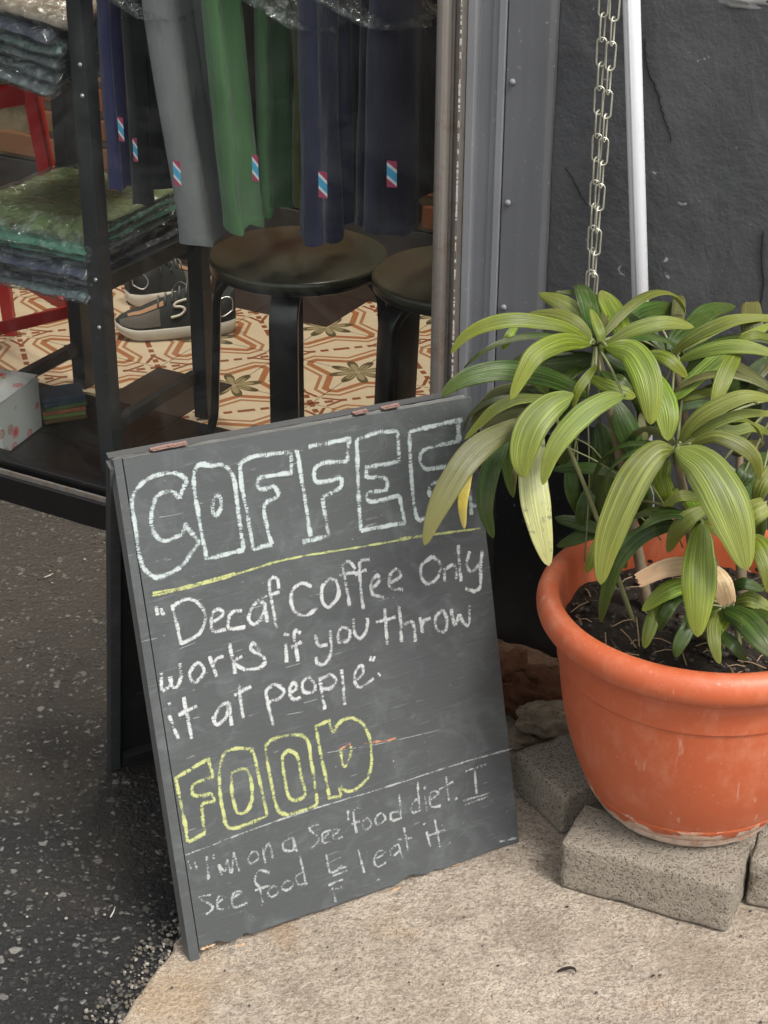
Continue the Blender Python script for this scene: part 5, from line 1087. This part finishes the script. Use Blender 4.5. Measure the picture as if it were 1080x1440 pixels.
LV = [
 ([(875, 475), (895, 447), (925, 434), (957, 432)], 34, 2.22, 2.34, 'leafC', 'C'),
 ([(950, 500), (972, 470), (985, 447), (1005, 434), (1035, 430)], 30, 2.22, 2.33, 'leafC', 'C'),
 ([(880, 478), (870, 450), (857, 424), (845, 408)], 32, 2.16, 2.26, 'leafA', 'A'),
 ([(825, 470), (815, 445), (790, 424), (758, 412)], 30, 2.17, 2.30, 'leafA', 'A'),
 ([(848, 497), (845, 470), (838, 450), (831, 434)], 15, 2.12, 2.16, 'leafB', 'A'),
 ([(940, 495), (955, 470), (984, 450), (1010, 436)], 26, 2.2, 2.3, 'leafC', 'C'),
 ([(1060, 480), (1057, 455), (1055, 424)], 32, 2.25, 2.30, 'leafD', None, True),
 ([(833, 479), (812, 457), (782, 443), (742, 441)], 24, 2.11, 2.16, 'leafB', 'A'),
 ([(836, 484), (800, 461), (760, 452), (720, 449), (681, 457), (652, 474), (634, 497)], 21, 2.10, 2.06, 'leafA', 'A'),
 ([(728, 455), (716, 472), (707, 492)], 13, 2.14, 2.12, 'leafA'),
 ([(838, 500), (800, 508), (765, 512), (735, 508), (712, 520)], 36, 2.14, 2.20, 'leafC', 'A'),
 ([(828, 560), (809, 545), (768, 528), (715, 519), (671, 525), (640, 539), (620, 558)], 30, 2.12, 2.04, 'leafC', 'A'),
 ([(832, 484), (810, 478), (785, 480), (753, 497), (734, 527), (718, 562)], 30, 2.07, 1.98, 'leafA', 'A'),
 ([(848, 488), (885, 465), (922, 454), (950, 453), (976, 460)], 22, 2.10, 2.12, 'leafB', 'A'),
 ([(905, 497), (930, 499), (950, 512), (967, 531)], 20, 2.09, 2.06, 'leafA', 'A'),
 ([(850, 487), (885, 492), (905, 520), (914, 558), (915, 597)], 44, 2.05, 1.96, 'leafA', 'A'),
 ([(910, 515), (926, 545), (938, 580), (939, 620)], 38, 2.08, 2.00, 'leafA', 'A'),
 ([(840, 512), (825, 530), (812, 550), (806, 574)], 14, 2.07, 2.04, 'leafA', 'A'),
 ([(842, 520), (855, 532), (872, 540), (890, 552)], 30, 2.09, 2.06, 'leafC', 'A'),
 ([(828, 528), (850, 540), (880, 552), (894, 558)], 20, 2.07, 2.05, 'leafA', 'A'),
 ([(840, 485), (870, 505), (905, 520), (930, 560), (950, 575)], 26, 2.15, 2.14, 'leafC', 'A'),
 ([(940, 502), (969, 477), (1003, 459), (1037, 448), (1095, 445)], 19, 2.16, 2.14, 'leafB', 'C'),
 ([(952, 508), (988, 493), (1027, 486), (1061, 489), (1095, 500)], 21, 2.12, 2.08, 'leafB', 'C'),
 ([(942, 566), (974, 534), (1008, 505), (1037, 481), (1090, 452)], 26, 2.15, 2.24, 'leafA', 'C'),
 ([(1042, 486), (1034, 498), (1022, 522), (1010, 554), (1004, 584)], 25, 2.10, 2.03, 'leafA', 'C'),
 ([(1095, 478), (1066, 470), (1045, 476), (1035, 490)], 13, 2.16, 2.14, 'leafB', 'D'),
 ([(925, 585), (960, 572), (998, 566), (1020, 572)], 12, 2.16, 2.18, 'leafC', 'B'),
 ([(955, 562), (985, 553), (1010, 549)], 15, 2.17, 2.2, 'leafB', 'B'),
 ([(955, 624), (970, 600), (992, 580), (1027, 563), (1056, 556), (1095, 562)], 24, 1.99, 2.00, 'leafB', 'B'),
 ([(962, 624), (993, 602), (1027, 586), (1060, 580), (1095, 583)], 15, 2.0, 2.02, 'leafB', 'B'),
 ([(968, 626), (1005, 612), (1041, 624), (1063, 645), (1069, 676)], 23, 1.97, 1.94, 'leafB', 'B'),
 ([(898, 660), (888, 620), (874, 588), (862, 560)], 36, 2.12, 2.14, 'leafC', 'B'),
 ([(908, 656), (905, 620), (901, 580)], 16, 2.13, 2.15, 'leafD', 'B'),
 ([(825, 560), (795, 548), (748, 545), (708, 549), (685, 565), (668, 594), (670, 622)], 18, 2.12, 2.12, 'leafD', 'L'),
 ([(778, 558), (748, 559), (722, 562), (695, 575), (674, 595), (653, 618)], 16, 2.08, 2.04, 'leafB', 'L'),
 ([(790, 565), (750, 568), (715, 580), (690, 600), (680, 640)], 30, 2.12, 2.10, 'leafD', 'L'),
 ([(748, 590), (722, 600), (685, 620), (655, 648), (628, 690), (610, 728), (597, 767)], 38, 2.03, 1.90, 'leafD', 'L'),
 ([(716, 600), (702, 630), (687, 670), (683, 715), (694, 757)], 28, 2.08, 2.02, 'leafC', 'L'),
 ([(662, 655), (655, 680), (650, 710), (653, 744)], 15, 1.99, 1.95, 'leafY'),
 ([(806, 553), (775, 567), (747, 598), (734, 640), (737, 672)], 46, 2.01, 1.95, 'leafB', 'L'),
 ([(760, 600), (750, 645), (752, 690), (761, 745), (772, 796)], 42, 2.02, 1.92, 'leafE', 'L'),
 ([(728, 640), (724, 665), (722, 690)], 8, 2.1, 2.08, 'leafD'),
 ([(880, 556), (855, 560), (825, 577), (795, 607), (775, 640), (763, 682)], 32, 2.0, 1.93, 'leafB', 'A'),
 ([(775, 660), (810, 657), (845, 660), (885, 674)], 17, 2.12, 2.1, 'leafC', 'B'),
 ([(842, 595), (850, 630), (845, 680), (832, 730)], 36, 2.16, 2.14, 'leafC', 'A'),
 ([(808, 640), (803, 670), (808, 700), (818, 728)], 22, 2.18, 2.16, 'leafC', 'A'),
 ([(835, 680), (822, 712), (815, 748)], 24, 2.15, 2.13, 'leafC', 'A'),
 ([(780, 727), (815, 735), (855, 748)], 20, 2.16, 2.12, 'leafC', 'A'),
 ([(860, 742), (820, 752), (782, 768)], 20, 2.14, 2.14, 'leafC', 'A'),
 ([(843, 752), (835, 780), (824, 806)], 17, 2.08, 2.05, 'leafA', 'A'),
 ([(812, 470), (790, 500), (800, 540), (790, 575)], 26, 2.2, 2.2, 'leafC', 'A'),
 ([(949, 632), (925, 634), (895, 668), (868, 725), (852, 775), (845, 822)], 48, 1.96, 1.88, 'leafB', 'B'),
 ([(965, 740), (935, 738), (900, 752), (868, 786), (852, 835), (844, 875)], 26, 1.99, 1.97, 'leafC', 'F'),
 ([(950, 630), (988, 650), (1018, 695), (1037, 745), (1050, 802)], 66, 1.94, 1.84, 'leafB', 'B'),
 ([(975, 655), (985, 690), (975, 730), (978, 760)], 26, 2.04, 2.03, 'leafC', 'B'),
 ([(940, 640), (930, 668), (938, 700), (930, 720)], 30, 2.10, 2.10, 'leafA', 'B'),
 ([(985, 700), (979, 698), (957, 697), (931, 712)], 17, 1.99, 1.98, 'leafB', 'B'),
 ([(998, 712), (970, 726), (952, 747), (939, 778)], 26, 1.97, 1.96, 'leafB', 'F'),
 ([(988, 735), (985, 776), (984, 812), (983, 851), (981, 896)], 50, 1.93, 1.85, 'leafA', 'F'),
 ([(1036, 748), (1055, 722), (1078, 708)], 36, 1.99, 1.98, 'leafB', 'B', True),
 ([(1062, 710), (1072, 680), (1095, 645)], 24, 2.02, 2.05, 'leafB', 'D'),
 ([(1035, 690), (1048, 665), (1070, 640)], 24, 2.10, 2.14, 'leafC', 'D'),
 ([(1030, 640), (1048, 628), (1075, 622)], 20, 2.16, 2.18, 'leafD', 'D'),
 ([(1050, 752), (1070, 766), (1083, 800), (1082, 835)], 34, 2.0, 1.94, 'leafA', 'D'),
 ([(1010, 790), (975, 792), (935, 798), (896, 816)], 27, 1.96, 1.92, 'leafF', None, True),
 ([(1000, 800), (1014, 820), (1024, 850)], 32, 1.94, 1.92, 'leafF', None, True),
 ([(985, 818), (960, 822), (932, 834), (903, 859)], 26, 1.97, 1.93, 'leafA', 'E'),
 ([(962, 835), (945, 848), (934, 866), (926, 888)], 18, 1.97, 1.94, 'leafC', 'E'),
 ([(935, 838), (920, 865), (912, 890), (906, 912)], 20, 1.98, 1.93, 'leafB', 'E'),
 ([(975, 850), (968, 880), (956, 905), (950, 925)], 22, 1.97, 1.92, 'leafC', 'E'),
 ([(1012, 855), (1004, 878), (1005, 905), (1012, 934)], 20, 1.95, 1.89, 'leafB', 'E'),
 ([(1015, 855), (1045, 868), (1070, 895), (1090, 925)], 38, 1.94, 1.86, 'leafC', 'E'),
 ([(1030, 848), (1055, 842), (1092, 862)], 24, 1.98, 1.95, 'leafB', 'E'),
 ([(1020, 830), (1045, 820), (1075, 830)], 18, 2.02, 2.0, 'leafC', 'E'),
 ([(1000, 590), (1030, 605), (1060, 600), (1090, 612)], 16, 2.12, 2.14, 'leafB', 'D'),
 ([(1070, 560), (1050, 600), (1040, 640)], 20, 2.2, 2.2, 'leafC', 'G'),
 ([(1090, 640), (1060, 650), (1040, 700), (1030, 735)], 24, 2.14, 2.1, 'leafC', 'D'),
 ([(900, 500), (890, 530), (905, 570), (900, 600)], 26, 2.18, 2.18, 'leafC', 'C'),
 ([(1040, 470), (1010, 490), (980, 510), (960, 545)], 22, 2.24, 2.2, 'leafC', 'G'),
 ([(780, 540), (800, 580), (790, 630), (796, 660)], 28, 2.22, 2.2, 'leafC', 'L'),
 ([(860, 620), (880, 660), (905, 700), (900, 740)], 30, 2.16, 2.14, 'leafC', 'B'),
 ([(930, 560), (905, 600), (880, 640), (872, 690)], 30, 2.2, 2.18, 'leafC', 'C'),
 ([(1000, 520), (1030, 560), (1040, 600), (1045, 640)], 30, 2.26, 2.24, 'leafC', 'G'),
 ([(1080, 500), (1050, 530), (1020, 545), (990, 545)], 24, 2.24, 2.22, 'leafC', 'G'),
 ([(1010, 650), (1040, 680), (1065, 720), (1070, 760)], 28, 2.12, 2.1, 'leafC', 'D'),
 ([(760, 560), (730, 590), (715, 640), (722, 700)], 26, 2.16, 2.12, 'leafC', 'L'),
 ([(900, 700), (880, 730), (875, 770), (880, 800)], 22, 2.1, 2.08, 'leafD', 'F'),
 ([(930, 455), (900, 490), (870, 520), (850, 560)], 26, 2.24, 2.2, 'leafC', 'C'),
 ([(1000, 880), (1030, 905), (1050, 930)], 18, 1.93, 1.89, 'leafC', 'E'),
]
for i, q in enumerate(LV): leaf(*q[:5], head=q[5] if len(q) > 5 else None, cut=len(q) > 6, seed=i * 3 + 1)
# more leaves inside and behind the crown, growing from the same stems
def wild(head, az, el, L, wd, mat, seed):
    h = HEAD[head]; rr = random.Random(seed); d = Vector((math.cos(az), math.sin(az), 0)); pts = []
    n = 14; p = h.copy(); a = el; st_ = L / n; drop = rr.uniform(1.2, 2.1)
    for i in range(n + 1):
        pts.append(p.copy()); p = p + (d * math.cos(a) + ez * math.sin(a)) * st_; a -= drop / n * (.5 + i / n)
    rows = []; uvs = []; sd0 = Vector((-d.y, d.x, 0))
    for i, p in enumerate(pts):
        f = i / n; tg = (pts[min(i + 1, n)] - pts[max(i - 1, 0)]).normalized(); nn = sd0.cross(tg) * -1
        if nn.z < 0 and i < 3: nn = -nn
        wf = (math.sin(math.pi * min(1, f * .93 + .07) ** 1.05)) ** .65 if f < .985 else .03
        if f < .15: wf *= .3 + .7 * f / .15
        hh = wd * wf; r_ = []; ur = []
        for j in range(9):
            b = -1 + j / 4; r_.append(p + sd0 * (b * hh) + nn * ((1 if j % 2 else -1) * .0009 - .25 * hh * b * b)); ur.append((f, b * .5 + .5))
        rows.append(r_); uvs.append(ur)
    mb = MB(); mb.grid(rows, 0, uvs); mb.build('leaf', M[mat], pl, True)
rw_ = random.Random(77); kk = 0
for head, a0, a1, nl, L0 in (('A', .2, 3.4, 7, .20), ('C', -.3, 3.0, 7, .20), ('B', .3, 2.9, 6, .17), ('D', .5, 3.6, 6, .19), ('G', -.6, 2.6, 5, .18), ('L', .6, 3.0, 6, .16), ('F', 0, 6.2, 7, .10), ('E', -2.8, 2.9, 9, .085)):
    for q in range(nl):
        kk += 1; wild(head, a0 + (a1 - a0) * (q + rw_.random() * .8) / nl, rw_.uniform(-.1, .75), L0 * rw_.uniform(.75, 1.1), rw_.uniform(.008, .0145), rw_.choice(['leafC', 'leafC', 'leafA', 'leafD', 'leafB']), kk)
# fine dry threads and thin petioles between the stems
for (a, b, ya, yb) in (((778, 620), (900, 690), 2.08, 2.06), ((800, 612), (850, 650), 2.1, 2.1), ((862, 700), (930, 760), 2.06, 2.05), ((900, 660), (960, 770), 2.04, 2.04), ((800, 600), (812, 650), 2.1, 2.1), ((826, 570), (822, 790), 2.13, 2.12), ((808, 560), (804, 660), 2.14, 2.12)):
    p = onY(*a, ya); q = onY(*b, yb); mb = MB(); mb.tube(smooth_poly([p, p.lerp(q, .5) + Vector((.004, 0, .004)), q], 5), .0011, 5); mb.build('thread', M['stem'], pl, True)

# ------------------------------------------------------------------ scraps on the ground
for (x, y, s_, lb, curl) in ((797, 1368, .011, 'small curled dark leaf lying alone on the pale concrete in front of the pot', 1), (797, 1275, .005, 'tiny dark crumb on the concrete just below the front block corner', 0), (918, 1372, .006, 'small dark twig on the concrete right of the curled leaf', 0), (700, 1358, .004, 'tiny brown speck on the concrete left of the curled leaf', 0)):
    c = onz(x, y, .003); mb = MB(); pts = []
    if curl: pts = [c + Vector((s_ * math.cos(a) * 1.1, s_ * .6 * math.sin(a), .002 + .002 * math.sin(a * 2))) for a in [R(200 - 220 * i / 8) for i in range(9)]]
    else: pts = [c + Vector((s_ * (i / 4 - .5), s_ * .4 * (i / 4 - .5), .0)) for i in range(5)]
    n = len(pts); mb.tube(pts, [(.0022 if curl else .0014) * math.sin(math.pi * (i + .6) / (n + .2)) for i in range(n)], 6); tag(mb.build('dead_leaf' if curl else 'twig', M['soil'], None, True), lb, 'leaf' if curl else 'twig')
for (x, y, x2, y2, lb) in ((155, 1290, 162, 1275, 'short pale straw on the dark asphalt in front of the board foot'), (62, 812, 75, 806, 'short pale straw on the asphalt near the shop sill')):
    mb = MB(); mb.tube([onz(x, y, -.003), onz((x + x2) / 2 + 1, (y + y2) / 2, -.001), onz(x2, y2, -.003)], .0009, 5); tag(mb.build('straw', simple('pale_straw', (.45, .42, .36), .8), None, True), lb, 'straw')
